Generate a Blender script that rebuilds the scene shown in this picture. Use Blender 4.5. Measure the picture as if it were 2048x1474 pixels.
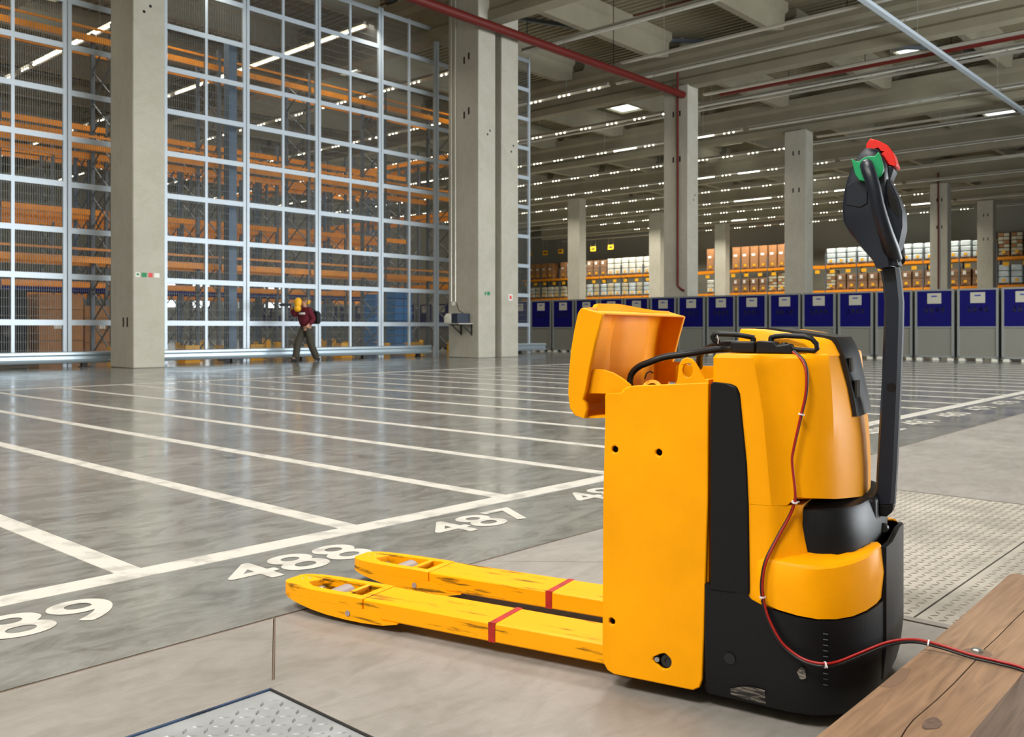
import bpy, bmesh, math, random
from mathutils import Vector, Matrix
from mathutils.geometry import tessellate_polygon

for _o in list(bpy.data.objects):
    bpy.data.objects.remove(_o)
SC = bpy.context.scene
COL = SC.collection
rnd = random.Random(7)

# ------------------------------------------------------------------ camera
AZ = math.atan2(1643.0, 1810.0)
cam_d = bpy.data.cameras.new('camera')
cam = bpy.data.objects.new('camera', cam_d)
COL.objects.link(cam)
cam_d.sensor_width = 36.0
cam_d.lens = 1810.0 / 2048.0 * 36.0
cam_d.shift_y = (657.5 - 737.0) / 2048.0
cam_d.clip_start = 0.05
cam_d.clip_end = 400
cam.location = (0, 0, 0.9)
cam.rotation_euler = (math.radians(90), 0, AZ - math.radians(90))
cam_d.dof.use_dof = True
cam_d.dof.focus_distance = 2.45
cam_d.dof.aperture_fstop = 9.0
SC.camera = cam

# ------------------------------------------------------------------ light
world = bpy.data.worlds.new('world')
SC.world = world
world.use_nodes = True
bg = world.node_tree.nodes['Background']
bg.inputs[0].default_value = (0.93, 0.97, 1.0, 1)
bg.inputs[1].default_value = 1.0


def area_light(name, loc, rot, sx, sy, power, col):
    d = bpy.data.lights.new(name, 'AREA')
    d.shape = 'RECTANGLE'
    d.size, d.size_y = sx, sy
    d.energy = power
    d.color = col
    o = bpy.data.objects.new(name, d)
    COL.objects.link(o)
    o.location = loc
    o.rotation_euler = rot
    return o


# daylight through the row of loading doors in the wall behind the camera
_dd = area_light('dock_door_daylight', (23, -8.6, 2.6), (math.radians(90), 0, 0), 28, 4.6, 7200, (0.92, 0.97, 1.0))
_dd.data.specular_factor = 0.4
# unseen soft overhead lights, added to brighten the loading bay
for _x, _y, _p in ((-8, 0.5, 3800), (-8, 9, 2200), (3.5, 3.5, 1500), (13, 8, 1900)):
    area_light('added_bay_light', (_x, _y, 12.5), (0, 0, 0), 4, 4, _p, (1.0, 0.97, 0.92))
# the lamp lines that are switched on, behind their louvres
for _k in range(-5, 10):
    _l = area_light('lamp_line_light', (28.6 + 5.375 * _k, 41.5, 10.33), (0, 0, 0), 0.2, 41.0, 900 if _k < 0 else (1500 if _k < 5 else 2600), (1.0, 0.93, 0.80))
    _l.data.spread = math.radians(125)

SC.view_settings.view_transform = 'Standard'
SC.view_settings.look = 'None'
SC.view_settings.gamma = 1.0
SC.view_settings.exposure = -0.18
SC.view_settings.use_curve_mapping = False
SC.cycles.use_denoising = True
SC.cycles.max_bounces = 5
SC.cycles.diffuse_bounces = 3
SC.cycles.glossy_bounces = 2
SC.cycles.adaptive_threshold = 0.04
SC.cycles.sample_clamp_indirect = 4.0


# ------------------------------------------------------------------ materials
def lin(c):
    return tuple(((v / 255.0) / 12.92 if v / 255.0 <= 0.04045 else ((v / 255.0 + 0.055) / 1.055) ** 2.4) for v in c)


MATS = {}


def mat(name, rgb, rough=0.5, metal=0.0, emit=0.0, var=0.0, vscale=4.0, var_rgb=None, bump=0.0, bscale=60.0, spec=0.5,
        coat=0.0, alpha=1.0, stretch=None, detail=6.0, lo=0.35, hi=0.65, rvar=0.0):
    m = bpy.data.materials.new(name)
    m.use_nodes = True
    nt = m.node_tree
    b = nt.nodes['Principled BSDF']
    c = lin(rgb) + (1,)
    b.inputs['Base Color'].default_value = c
    b.inputs['Roughness'].default_value = rough
    b.inputs['Metallic'].default_value = metal
    b.inputs['Specular IOR Level'].default_value = spec
    if coat:
        b.inputs['Coat Weight'].default_value = coat
        b.inputs['Coat Roughness'].default_value = 0.15
    if emit:
        b.inputs['Emission Color'].default_value = c
        b.inputs['Emission Strength'].default_value = emit
    if var or bump or rvar:
        tc = nt.nodes.new('ShaderNodeTexCoord')
        mp = nt.nodes.new('ShaderNodeMapping')
        nt.links.new(tc.outputs['Object'], mp.inputs['Vector'])
        if stretch:
            mp.inputs['Scale'].default_value = stretch
        if var or rvar:
            n = nt.nodes.new('ShaderNodeTexNoise')
            n.inputs['Scale'].default_value = vscale
            n.inputs['Detail'].default_value = detail
            n.inputs['Roughness'].default_value = 0.6
            nt.links.new(mp.outputs[0], n.inputs['Vector'])
            r = nt.nodes.new('ShaderNodeValToRGB')
            r.color_ramp.elements[0].position = lo
            r.color_ramp.elements[1].position = hi
            d = var_rgb or tuple(max(0, v * (1 - var)) for v in rgb)
            r.color_ramp.elements[0].color = lin(d) + (1,)
            r.color_ramp.elements[1].color = c
            nt.links.new(n.outputs['Fac'], r.inputs['Fac'])
            if var:
                nt.links.new(r.outputs['Color'], b.inputs['Base Color'])
            if rvar:
                mr = nt.nodes.new('ShaderNodeMapRange')
                mr.inputs['From Min'].default_value = lo
                mr.inputs['From Max'].default_value = hi
                mr.inputs['To Min'].default_value = rough + rvar
                mr.inputs['To Max'].default_value = rough
                nt.links.new(n.outputs['Fac'], mr.inputs['Value'])
                nt.links.new(mr.outputs[0], b.inputs['Roughness'])
        if bump:
            n2 = nt.nodes.new('ShaderNodeTexNoise')
            n2.inputs['Scale'].default_value = bscale
            n2.inputs['Detail'].default_value = 4
            nt.links.new(mp.outputs[0], n2.inputs['Vector'])
            bp = nt.nodes.new('ShaderNodeBump')
            bp.inputs['Strength'].default_value = bump
            bp.inputs['Distance'].default_value = 0.01
            nt.links.new(n2.outputs['Fac'], bp.inputs['Height'])
            nt.links.new(bp.outputs['Normal'], b.inputs['Normal'])
    if emit:
        m.cycles.emission_sampling = 'NONE'
    MATS[name] = m
    return m


def concrete(name, base, dark, light, rough, rvar, stains, scale=1.0, crack=1.0):
    """layered concrete: broad cloudy tone, streaky trowel marks, fine cracks"""
    m = bpy.data.materials.new(name)
    m.use_nodes = True
    nt = m.node_tree
    N, L = nt.nodes.new, nt.links.new
    b = nt.nodes['Principled BSDF']
    tc = N('ShaderNodeTexCoord')

    def noise(sc, det, stretch=(1, 1, 1), rot=0.0, dist=0.0):
        mp = N('ShaderNodeMapping')
        mp.inputs['Scale'].default_value = stretch
        mp.inputs['Rotation'].default_value = (0, 0, rot)
        L(tc.outputs['Object'], mp.inputs['Vector'])
        n = N('ShaderNodeTexNoise')
        n.inputs['Scale'].default_value = sc * scale
        n.inputs['Detail'].default_value = det
        n.inputs['Roughness'].default_value = 0.62
        n.inputs['Distortion'].default_value = dist
        L(mp.outputs[0], n.inputs['Vector'])
        return n

    def ramp(n, p0, p1, c0, c1):
        r = N('ShaderNodeValToRGB')
        r.color_ramp.elements[0].position = p0
        r.color_ramp.elements[1].position = p1
        r.color_ramp.elements[0].color = c0
        r.color_ramp.elements[1].color = c1
        L(n.outputs[0], r.inputs['Fac'])
        return r

    def mix(a, bb, fac, mode='MIX'):
        x = N('ShaderNodeMix')
        x.data_type = 'RGBA'
        x.blend_type = mode
        if isinstance(fac, float):
            x.inputs[0].default_value = fac
        else:
            L(fac, x.inputs[0])
        L(a, x.inputs[6])
        L(bb, x.inputs[7])
        return x.outputs[2]
    W = (1, 1, 1, 1)
    a = ramp(noise(0.55, 8, dist=0.6), 0.3, 0.7, lin(dark) + (1,), lin(base) + (1,))
    l = ramp(noise(1.7, 8, (1, 1.6, 1), 0.5, 0.4), 0.45, 0.75, lin(base) + (1,), lin(light) + (1,))
    c = mix(a.outputs[0], l.outputs[0], 0.5)
    st = ramp(noise(3.2, 9, (1, 2.4, 1), -0.35, 1.2), 0.36, 0.56, (stains, stains, stains * 0.97, 1), W)
    c = mix(c, st.outputs[0], 1.0, 'MULTIPLY')
    fine = ramp(noise(26, 6), 0.3, 0.7, (0.9, 0.9, 0.89, 1), W)
    c = mix(c, fine.outputs[0], 1.0, 'MULTIPLY')
    vo = N('ShaderNodeTexVoronoi')
    vo.feature = 'DISTANCE_TO_EDGE'
    vo.inputs['Scale'].default_value = 0.9 * scale
    wn = noise(2.2, 6)
    mp = N('ShaderNodeMixRGB')
    mp.inputs[0].default_value = 0.35
    L(tc.outputs['Object'], mp.inputs[1])
    L(wn.outputs['Color'], mp.inputs[2])
    L(mp.outputs[0], vo.inputs['Vector'])
    cr = ramp(vo, 0.004, 0.016, (1 - 0.3 * crack, 1 - 0.31 * crack, 1 - 0.33 * crack, 1), W)
    gate = ramp(noise(0.8, 3), 0.48, 0.56, (0, 0, 0, 1), W)
    c2 = mix(c, cr.outputs[0], 1.0, 'MULTIPLY')
    c = mix(c, c2, gate.outputs[0])
    L(c, b.inputs['Base Color'])
    rr = N('ShaderNodeMapRange')
    rr.inputs['From Min'].default_value = 0.3
    rr.inputs['From Max'].default_value = 0.7
    rr.inputs['To Min'].default_value = rough
    rr.inputs['To Max'].default_value = rough + rvar
    L(noise(1.3, 7, dist=0.5).outputs[0], rr.inputs['Value'])
    L(rr.outputs[0], b.inputs['Roughness'])
    bp = N('ShaderNodeBump')
    bp.inputs['Strength'].default_value = 0.06
    bp.inputs['Distance'].default_value = 0.01
    L(noise(9, 6).outputs[0], bp.inputs['Height'])
    L(bp.outputs[0], b.inputs['Normal'])
    MATS[name] = m
    return m


M_FLOOR = concrete('polished_concrete', (137, 136, 131), (102, 103, 100), (158, 158, 150), 0.07, 0.16, 0.66)
M_APRON = concrete('apron_concrete', (143, 138, 132), (122, 117, 111), (158, 154, 149), 0.42, 0.2, 0.82, 1.3, 0.15)
M_COLUMN = concrete('column_concrete', (188, 184, 170), (168, 163, 150), (200, 197, 186), 0.8, 0.1, 0.93, 0.8, 0.0)
M_JOINT = mat('joint_filler', (98, 82, 70), 0.9)
M_PAINT = mat('white_floor_paint', (196, 192, 183), 0.4, var=0.16, vscale=7, lo=0.36, hi=0.5)
M_BEAMC = mat('grey_roof_concrete', (150, 143, 122), 0.85, var=0.08, vscale=0.7)
M_DECK = mat('roof_sheet', (146, 138, 114), 0.6)
M_WALL = mat('far_wall_cladding', (150, 148, 136), 0.7)
M_GALV = mat('galvanised_frame', (196, 208, 218), 0.4, 0.2)
M_GUARD = mat('galvanised_guard', (170, 184, 192), 0.35, 0.5)
M_WIRE = mat('mesh_wire', (120, 124, 122), 0.5, 0.3)
M_RACKO = mat('orange_rack_paint', (246, 150, 8), 0.45, var=0.1, vscale=2)
M_RACKG = mat('grey_rack_upright', (98, 104, 110), 0.5, 0.3)
M_RACKB = mat('blue_grey_upright', (84, 104, 126), 0.45, 0.2)
M_YEL = mat('safety_yellow', (240, 176, 20), 0.5)
M_REDP = mat('red_pipe', (98, 24, 17), 0.5)
M_ALU = mat('aluminium_trunking', (196, 192, 180), 0.35, 0.4)
M_LAMP = mat('lamp_tube', (255, 250, 225), 0.3, emit=9.0)
M_SKYL = mat('skylight_panel', (246, 255, 250), 0.3, emit=2.6)
M_BLUE = mat('blue_cage_panel', (3, 2, 86), 0.5, spec=0.2)
M_CAGE = mat('cage_grey_sheet', (126, 126, 118), 0.45, 0.25)
M_CAGEF = mat('cage_frame_steel', (140, 144, 142), 0.4, 0.4)
M_PAPER = mat('paper', (206, 204, 190), 0.8)
M_SHEET = mat('grey_label_paper', (168, 166, 152), 0.8)
M_INK = mat('blue_ink', (60, 66, 140), 0.8)
M_NUM = mat('dark_number_ink', (4, 4, 40), 0.5)
M_CARTON = mat('brown_carton', (176, 124, 78), 0.8, var=0.12, vscale=1.2)
M_CARTON2 = mat('dull_brown_carton', (148, 112, 82), 0.8, var=0.14, vscale=1.5)
M_WRAP = mat('white_stretch_wrap', (222, 222, 212), 0.35, var=0.1, vscale=2)
M_WRAP2 = mat('cream_wrap', (206, 198, 172), 0.4, var=0.12, vscale=2)
M_WRAPB = mat('pale_blue_wrap', (208, 220, 224), 0.35, var=0.1, vscale=2)
M_DARKB = mat('dark_carton_band', (92, 84, 74), 0.7)
M_TYEL = mat('truck_yellow', (251, 165, 0), 0.45, var=0.07, vscale=3, spec=0.14, bump=0.015, bscale=260)
M_TYELW = mat('worn_truck_yellow', (249, 164, 0), 0.42, var=0.5, var_rgb=(120, 84, 12), vscale=9, stretch=(0.45, 3, 5),
              lo=0.34, hi=0.42, spec=0.2)
M_TBLK = mat('truck_charcoal', (11, 12, 15), 0.46, bump=0.05, bscale=400, spec=0.28)
M_TSCUF = mat('scuffed_charcoal', (30, 30, 32), 0.5, var=0.5, var_rgb=(30, 30, 32), bump=0.05, bscale=400)
M_HANDLE = mat('handle_blue_black', (18, 25, 37), 0.42, spec=0.4, bump=0.04, bscale=500)
M_DISPLAY = mat('glossy_black_panel', (10, 12, 16), 0.12)
M_PANEL = mat('black_console', (14, 16, 20), 0.3)
M_RED = mat('red_button', (226, 30, 18), 0.4)
M_GREEN = mat('green_switch', (8, 150, 92), 0.4)
M_REDTAPE = mat('red_tape', (190, 34, 18), 0.5, var=0.25, vscale=30)
M_WIRER = mat('red_wire', (150, 14, 8), 0.4)
M_WIREB = mat('black_wire', (14, 14, 16), 0.4)
M_PLUG = mat('plug_black', (12, 14, 18), 0.5, spec=0.3)
M_TIE = mat('white_cable_tie', (214, 208, 210), 0.5)
M_ROLL = mat('grey_roller', (150, 138, 134), 0.5)
M_MARK = mat('embossed_mark', (74, 80, 88), 0.5)
M_STEEL = mat('bright_steel', (170, 170, 168), 0.3, 0.8)
M_DKSTEEL = mat('dark_steel', (50, 48, 46), 0.45, 0.5)
M_HOLE = mat('dark_interior', (22, 16, 8), 0.9)
M_TREAD = mat('tread_plate', (160, 163, 164), 0.42, 0.2, var=0.16, vscale=5)
M_TREADB = mat('worn_tread_plate', (186, 180, 168), 0.45, 0.25, var=0.2, vscale=3)
M_LOZ = mat('tread_lozenge', (128, 130, 130), 0.35, 0.4)
M_LOZB = mat('worn_lozenge', (112, 104, 92), 0.45, 0.25)
M_FRAMEB = mat('blue_steel_edge', (70, 92, 128), 0.4, 0.3, var=0.7, var_rgb=(30, 30, 32), vscale=4, lo=0.45, hi=0.52)
M_BLUEBOX = mat('blue_crate', (40, 130, 205), 0.5)
M_SKIN = mat('skin', (190, 140, 112), 0.6)
M_MAROON = mat('maroon_sweatshirt', (92, 6, 30), 0.85, bump=0.1, bscale=30)
M_TROUS = mat('dark_olive_trousers', (62, 58, 48), 0.85)
M_SHOE = mat('black_shoe', (20, 20, 20), 0.6)
M_HAIR = mat('grey_brown_hair', (96, 78, 64), 0.8)
M_BAG = mat('black_bag', (22, 24, 28), 0.7)
M_WHITE = mat('white_print', (230, 226, 220), 0.6)
M_SIGNG = mat('green_sign', (20, 130, 80), 0.6)
M_SIGNR = mat('red_sign_line', (214, 70, 70), 0.6)
M_WINDOW = mat('lit_window', (240, 250, 255), 0.4, emit=3.0)


def wood_material():
    m = bpy.data.materials.new('timber_wood')
    m.use_nodes = True
    nt = m.node_tree
    N, L = nt.nodes.new, nt.links.new
    b = nt.nodes['Principled BSDF']
    tc = N('ShaderNodeTexCoord')
    mp = N('ShaderNodeMapping')
    mp.inputs['Scale'].default_value = (1.2, 14, 14)
    L(tc.outputs['Object'], mp.inputs['Vector'])
    n = N('ShaderNodeTexNoise')
    n.inputs['Scale'].default_value = 3.0
    n.inputs['Detail'].default_value = 8
    n.inputs['Distortion'].default_value = 1.4
    L(mp.outputs[0], n.inputs['Vector'])
    r = N('ShaderNodeValToRGB')
    r.color_ramp.elements[0].position = 0.25
    r.color_ramp.elements[1].position = 0.75
    r.color_ramp.elements[0].color = lin((112, 87, 64)) + (1,)
    r.color_ramp.elements[1].color = lin((150, 120, 92)) + (1,)
    L(n.outputs[0], r.inputs['Fac'])
    n2 = N('ShaderNodeTexNoise')
    n2.inputs['Scale'].default_value = 2.6
    n2.inputs['Detail'].default_value = 5
    L(tc.outputs['Object'], n2.inputs['Vector'])
    r2 = N('ShaderNodeValToRGB')
    r2.color_ramp.elements[0].position = 0.3
    r2.color_ramp.elements[1].position = 0.6
    r2.color_ramp.elements[0].color = (0.78, 0.74, 0.7, 1)
    r2.color_ramp.elements[1].color = (1, 1, 1, 1)
    L(n2.outputs[0], r2.inputs['Fac'])
    x = N('ShaderNodeMix')
    x.data_type = 'RGBA'
    x.blend_type = 'MULTIPLY'
    x.inputs[0].default_value = 1.0
    L(r.outputs[0], x.inputs[6])
    L(r2.outputs[0], x.inputs[7])
    L(x.outputs[2], b.inputs['Base Color'])
    b.inputs['Roughness'].default_value = 0.75
    bp = N('ShaderNodeBump')
    bp.inputs['Strength'].default_value = 0.25
    bp.inputs['Distance'].default_value = 0.004
    L(n.outputs[0], bp.inputs['Height'])
    L(bp.outputs[0], b.inputs['Normal'])
    return m


M_WOOD = wood_material()
M_KNOT = mat('wood_knot', (96, 74, 60), 0.8, var=0.3, vscale=60)
M_STAIN = mat('oily_wood_stain', (104, 80, 62), 0.6)


# ------------------------------------------------------------------ mesh helpers
class MB:
    def __init__(s):
        s.v, s.f = [], []

    def box(s, x0, x1, y0, y1, z0, z1):
        n = len(s.v)
        s.v += [(x0, y0, z0), (x1, y0, z0), (x1, y1, z0), (x0, y1, z0), (x0, y0, z1), (x1, y0, z1), (x1, y1, z1), (x0, y1, z1)]
        s.f += [(n, n + 3, n + 2, n + 1), (n + 4, n + 5, n + 6, n + 7), (n, n + 1, n + 5, n + 4), (n + 1, n + 2, n + 6, n + 5),
                (n + 2, n + 3, n + 7, n + 6), (n + 3, n, n + 4, n + 7)]
        return s

    def bar(s, p, q, w, h, up=(0, 0, 1)):
        p, q = Vector(p), Vector(q)
        d = (q - p).normalized()
        u = Vector(up)
        if abs(d.dot(u)) > 0.98:
            u = Vector((1, 0, 0))
        a = d.cross(u).normalized() * w / 2
        b = a.cross(d).normalized() * h / 2
        n = len(s.v)
        for e in (p, q):
            for k, l in ((-1, -1), (1, -1), (1, 1), (-1, 1)):
                s.v.append(tuple(e + a * k + b * l))
        s.f += [(n, n + 1, n + 2, n + 3), (n + 7, n + 6, n + 5, n + 4)] + [(n + i, n + 4 + i, n + 4 + (i + 1) % 4, n + (i + 1) % 4) for i in range(4)]
        return s

    def loft(s, rings, closed=True, cap0=True, cap1=True):
        n = len(s.v)
        k = len(rings[0])
        for r in rings:
            s.v += [tuple(p) for p in r]
        for i in range(len(rings) - 1):
            for j in range(k if closed else k - 1):
                j2 = (j + 1) % k
                s.f.append((n + i * k + j, n + i * k + j2, n + (i + 1) * k + j2, n + (i + 1) * k + j))
        if closed and cap0:
            s.f.append(tuple(n + j for j in reversed(range(k))))
        if closed and cap1:
            s.f.append(tuple(n + (len(rings) - 1) * k + j for j in range(k)))
        return s

    def tube(s, pts, r, n=8, caps=True):
        pts = [Vector(p) for p in pts]
        rr = r if isinstance(r, (list, tuple)) else [r] * len(pts)
        rings = []
        prev = None
        for i, p in enumerate(pts):
            d = (pts[min(i + 1, len(pts) - 1)] - pts[max(i - 1, 0)]).normalized()
            if prev is None:
                u = Vector((0, 0, 1)) if abs(d.z) < 0.9 else Vector((1, 0, 0))
                a = d.cross(u).normalized()
            else:
                a = (prev - d * prev.dot(d)).normalized()
            prev = a
            b = d.cross(a)
            rings.append([p + (a * math.cos(2 * math.pi * k / n) + b * math.sin(2 * math.pi * k / n)) * rr[i] for k in range(n)])
        return s.loft(rings, True, caps, caps)

    def lathe(s, c, axis, prof, n=24):
        """prof: list of (distance along axis, radius)"""
        c, d = Vector(c), Vector(axis).normalized()
        u = Vector((0, 0, 1)) if abs(d.z) < 0.9 else Vector((1, 0, 0))
        a = d.cross(u).normalized()
        b = d.cross(a)
        return s.loft([[c + d * t + (a * math.cos(2 * math.pi * k / n) + b * math.sin(2 * math.pi * k / n)) * max(r, 1e-4) for k in range(n)] for t, r in prof])

    def plate(s, outer, holes, axis, a0, a1):
        """flat outline with holes extruded along an axis ('x','y','z'); outline coords are the two others in order"""
        def to3(p, t):
            return {'x': (t, p[0], p[1]), 'y': (p[0], t, p[1]), 'z': (p[0], p[1], t)}[axis]
        loops = [outer] + list(holes)
        tris = tessellate_polygon([[Vector((p[0], p[1], 0)) for p in l] for l in loops])
        n = len(s.v)
        flat = [p for l in loops for p in l]
        m = len(flat)
        s.v += [to3(p, a0) for p in flat] + [to3(p, a1) for p in flat]
        for t in tris:
            s.f.append((n + t[0], n + t[1], n + t[2]))
            s.f.append((n + m + t[2], n + m + t[1], n + m + t[0]))
        o = n
        for l in loops:
            k = len(l)
            for i in range(k):
                j = (i + 1) % k
                s.f.append((o + i, o + j, o + m + j, o + m + i))
            o += k
        return s

    def mesh(s, name, m, smooth=None):
        me = bpy.data.meshes.new(name)
        me.from_pydata(s.v, [], s.f)
        bm = bmesh.new()
        bm.from_mesh(me)
        bmesh.ops.recalc_face_normals(bm, faces=bm.faces[:])
        bm.to_mesh(me)
        bm.free()
        if m:
            me.materials.append(m)
        if smooth is not None:
            me.polygons.foreach_set('use_smooth', [True] * len(me.polygons))
            me.set_sharp_from_angle(angle=math.radians(smooth))
        me.update()
        return me

    def build(s, name, m, parent=None, smooth=None, bevel=0.0, seg=2, sub=0):
        o = obj(name, s.mesh(name, m, smooth), parent)
        if bevel:
            b = o.modifiers.new('bevel', 'BEVEL')
            b.width = bevel
            b.segments = seg
            b.limit_method = 'ANGLE'
            b.angle_limit = math.radians(40)
            o.data.polygons.foreach_set('use_smooth', [True] * len(o.data.polygons))
            o.data.set_sharp_from_angle(angle=math.radians(50))
            b.harden_normals = False
        if sub:
            b = o.modifiers.new('subdivision', 'SUBSURF')
            b.levels = b.render_levels = sub
        return o


def obj(name, data, parent=None, loc=None, rot=None):
    o = bpy.data.objects.new(name, data)
    COL.objects.link(o)
    if parent:
        o.parent = parent
    if loc:
        o.location = loc
    if rot:
        o.rotation_euler = rot
    return o


def tag(o, label, cat, group=None, kind=None):
    o['label'] = label
    o['category'] = cat
    if group:
        o['group'] = group
    if kind:
        o['kind'] = kind
    return o


def thing(name, label, cat, loc=(0, 0, 0), rz=0.0, group=None):
    o = obj(name, None, None, loc, (0, 0, rz))
    o.empty_display_size = 0.1
    return tag(o, label, cat, group)


def struct(o, label=None):
    o['kind'] = 'structure'
    if label:
        o['label'] = label
    return o


def copy_tree(o, parent=None):
    c = o.copy()
    COL.objects.link(c)
    c.parent = parent
    for ch in o.children:
        copy_tree(ch, c)
    return c


def text_mesh(body, size, depth, m, align='LEFT', spacing=1.0, off=0.0, bold=0.0):
    cu = bpy.data.curves.new('text', 'FONT')
    cu.body = body
    cu.size = size
    cu.extrude = depth
    cu.align_x = align
    cu.space_character = spacing
    cu.offset = off
    o = bpy.data.objects.new('text', cu)
    COL.objects.link(o)
    dg = bpy.context.evaluated_depsgraph_get()
    me = bpy.data.meshes.new_from_object(o.evaluated_get(dg))
    bpy.data.objects.remove(o)
    me.materials.clear()
    me.materials.append(m)
    if bold:
        vs = [tuple(v.co) for v in me.vertices]
        fs = [tuple(p.vertices) for p in me.polygons]
        b = MB()
        for q, (dx, dy) in enumerate(((0, 0), (bold, 0), (-bold, 0), (0, bold), (0, -bold), (bold * .7, bold * .7), (-bold * .7, bold * .7), (bold * .7, -bold * .7), (-bold * .7, -bold * .7))):
            n = len(b.v)
            b.v += [(x + dx, y + dy, z + q * 0.00004) for x, y, z in vs]
            b.f += [tuple(n + i for i in f) for f in fs]
        me = bpy.data.meshes.new('text')
        me.from_pydata(b.v, [], b.f)
        me.materials.append(m)
    return me


def ordinal(n):
    return ['first', 'second', 'third', 'fourth', 'fifth', 'sixth', 'seventh', 'eighth', 'ninth', 'tenth', 'eleventh', 'twelfth', 'thirteenth',
            'fourteenth', 'fifteenth', 'sixteenth', 'seventeenth', 'eighteenth', 'nineteenth', 'twentieth'][n] if n < 20 else \
        str(n + 1) + {1: 'st', 2: 'nd', 3: 'rd'}.get((n + 1) % 10, 'th')


# ------------------------------------------------------------------ floor
floor = struct(MB().box(-12, 84, -9, 72, -0.2, -0.015).build('floor', M_JOINT), 'concrete warehouse floor with white lane markings')
slab = MB().box(-12, 84, 2.451, 72, -0.0149, 0.0).build('slab', M_FLOOR, floor)
slab['label'] = 'polished grey concrete slab of the storage lanes'


def slab_poly(pts):
    MB().plate(pts, [], 'z', -0.0149, 0.0).build('slab', M_APRON, floor)


slab_poly([(-12, 2.438), (1.582, 2.438), (1.302, 2.012), (-12, 2.012)])
slab_poly([(1.591, 2.438), (2.519, 2.438), (2.882, 2.012), (2.882, -9), (1.311, -9), (1.311, 2.012)])
slab_poly([(2.524, 2.438), (84, 2.438), (84, -9), (5.24, -9), (5.24, 2.012), (2.887, 2.012)])

for _p, _q, _w in (((-12, 2.4445), (84, 2.4445), 0.0128), ((1.5865, 2.436), (1.3065, 2.012), 0.0052), ((2.5225, 2.436), (2.8855, 2.012), 0.0042)):
    MB().bar((_p[0], _p[1], -0.008), (_q[0], _q[1], -0.008), _w, 0.012).build('joint_seal', M_JOINT, floor)
FL = 3.255
lane = MB().box(-12, 60, FL - 0.062, FL + 0.062, 0.0, 0.0015).build('lane_line', M_PAINT, floor)
MB().box(-12, 60, 14.42, 14.54, 0.0, 0.0015).build('lane_line', M_PAINT, floor)
lm = MB().box(-0.05, 0.05, FL, 14.5, 0.0, 0.0017).mesh('lane_line', M_PAINT)
for k in range(-4, 24):
    obj('lane_line', lm, floor, (1.53 + 1.0125 * k, 0, 0))
for k in range(-2, 20):
    t = obj('lane_number', text_mesh(str(488 - k), 0.345, 0.0, M_PAINT, spacing=1.0, bold=0.006), floor, (1.53 + 1.0125 * k + 0.19, 2.842, 0.0016))
    t.scale = (1.2, 1, 1)
    t['label'] = 'white painted lane number %d' % (488 - k)


# ------------------------------------------------------------------ tread plates
def lozenges(x0, x1, y0, y1, z, p, m, parent, rot=0.0):
    b = MB()
    nx, ny = int((x1 - x0) / p), int((y1 - y0) / p)
    for i in range(nx):
        for j in range(ny):
            cx, cy = x0 + (i + 0.5) * p, y0 + (j + 0.5) * p
            a = math.radians(45 if (i + j) % 2 else -45) + rot
            l, w, h = p * 0.47, p * 0.15, 0.0022
            ca, sa = math.cos(a), math.sin(a)
            n = len(b.v)
            for (u, v, zz) in ((l, 0, 0), (0, w, 0), (-l, 0, 0), (0, -w, 0), (l * 0.45, 0, h), (-l * 0.45, 0, h)):
                b.v.append((cx + u * ca - v * sa, cy + u * sa + v * ca, z + zz))
            b.f += [(n, n + 1, n + 4), (n + 1, n + 2, n + 5), (n + 1, n + 5, n + 4), (n + 2, n + 3, n + 5), (n + 3, n, n + 4), (n + 3, n + 4, n + 5)]
    o = b.build('tread_pattern', m, parent)
    o['kind'] = 'stuff'
    return o


dl = thing('dock_leveller', 'grey diamond tread dock plate with blue-edged steel frame, bottom left', 'dock plate', (0, 0, 0))
MB().box(-0.98, 1.272, 0.2, 1.972, -0.014, -0.004).build('plate', M_TREAD, dl)
lozenges(0.3, 1.26, 1.1, 1.958, -0.0041, 0.033, M_LOZ, dl)
MB().box(-0.98, 1.31, 1.972, 2.010, -0.014, 0.001).box(1.272, 1.31, 0.2, 1.971, -0.014, 0.001).build('frame', M_APRON, dl)
MB().box(-0.98, 1.271, 1.9665, 1.9715, -0.0141, 0.0005).build('frame_edge', M_FRAMEB, dl)
MB().box(1.2665, 1.2715, 0.2, 1.966, -0.0141, 0.0003).build('frame_edge', M_DKSTEEL, dl)

dl2 = thing('dock_leveller', 'worn beige diamond tread dock plate beyond the pallet truck', 'dock plate', (0, 0, 0))
MB().box(2.935, 5.19, 0.975, 1.972, -0.0139, -0.002).build('plate', M_TREADB, dl2)
MB().box(2.935, 5.19, -0.3, 0.967, -0.0138, -0.002).build('lip_plate', M_TREADB, dl2)
lozenges(2.945, 5.18, 0.985, 1.96, -0.0021, 0.036, M_LOZB, dl2)
lozenges(2.945, 5.18, 0.3, 0.96, -0.0021, 0.036, M_LOZB, dl2)
MB().box(2.894, 5.236, 1.975, 2.010, -0.014, 0.001).box(2.894, 2.93, -0.3, 1.974, -0.014, 0.001).box(5.195, 5.236, -0.3, 1.974, -0.014, 0.001).build('frame', M_APRON, dl2)

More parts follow.
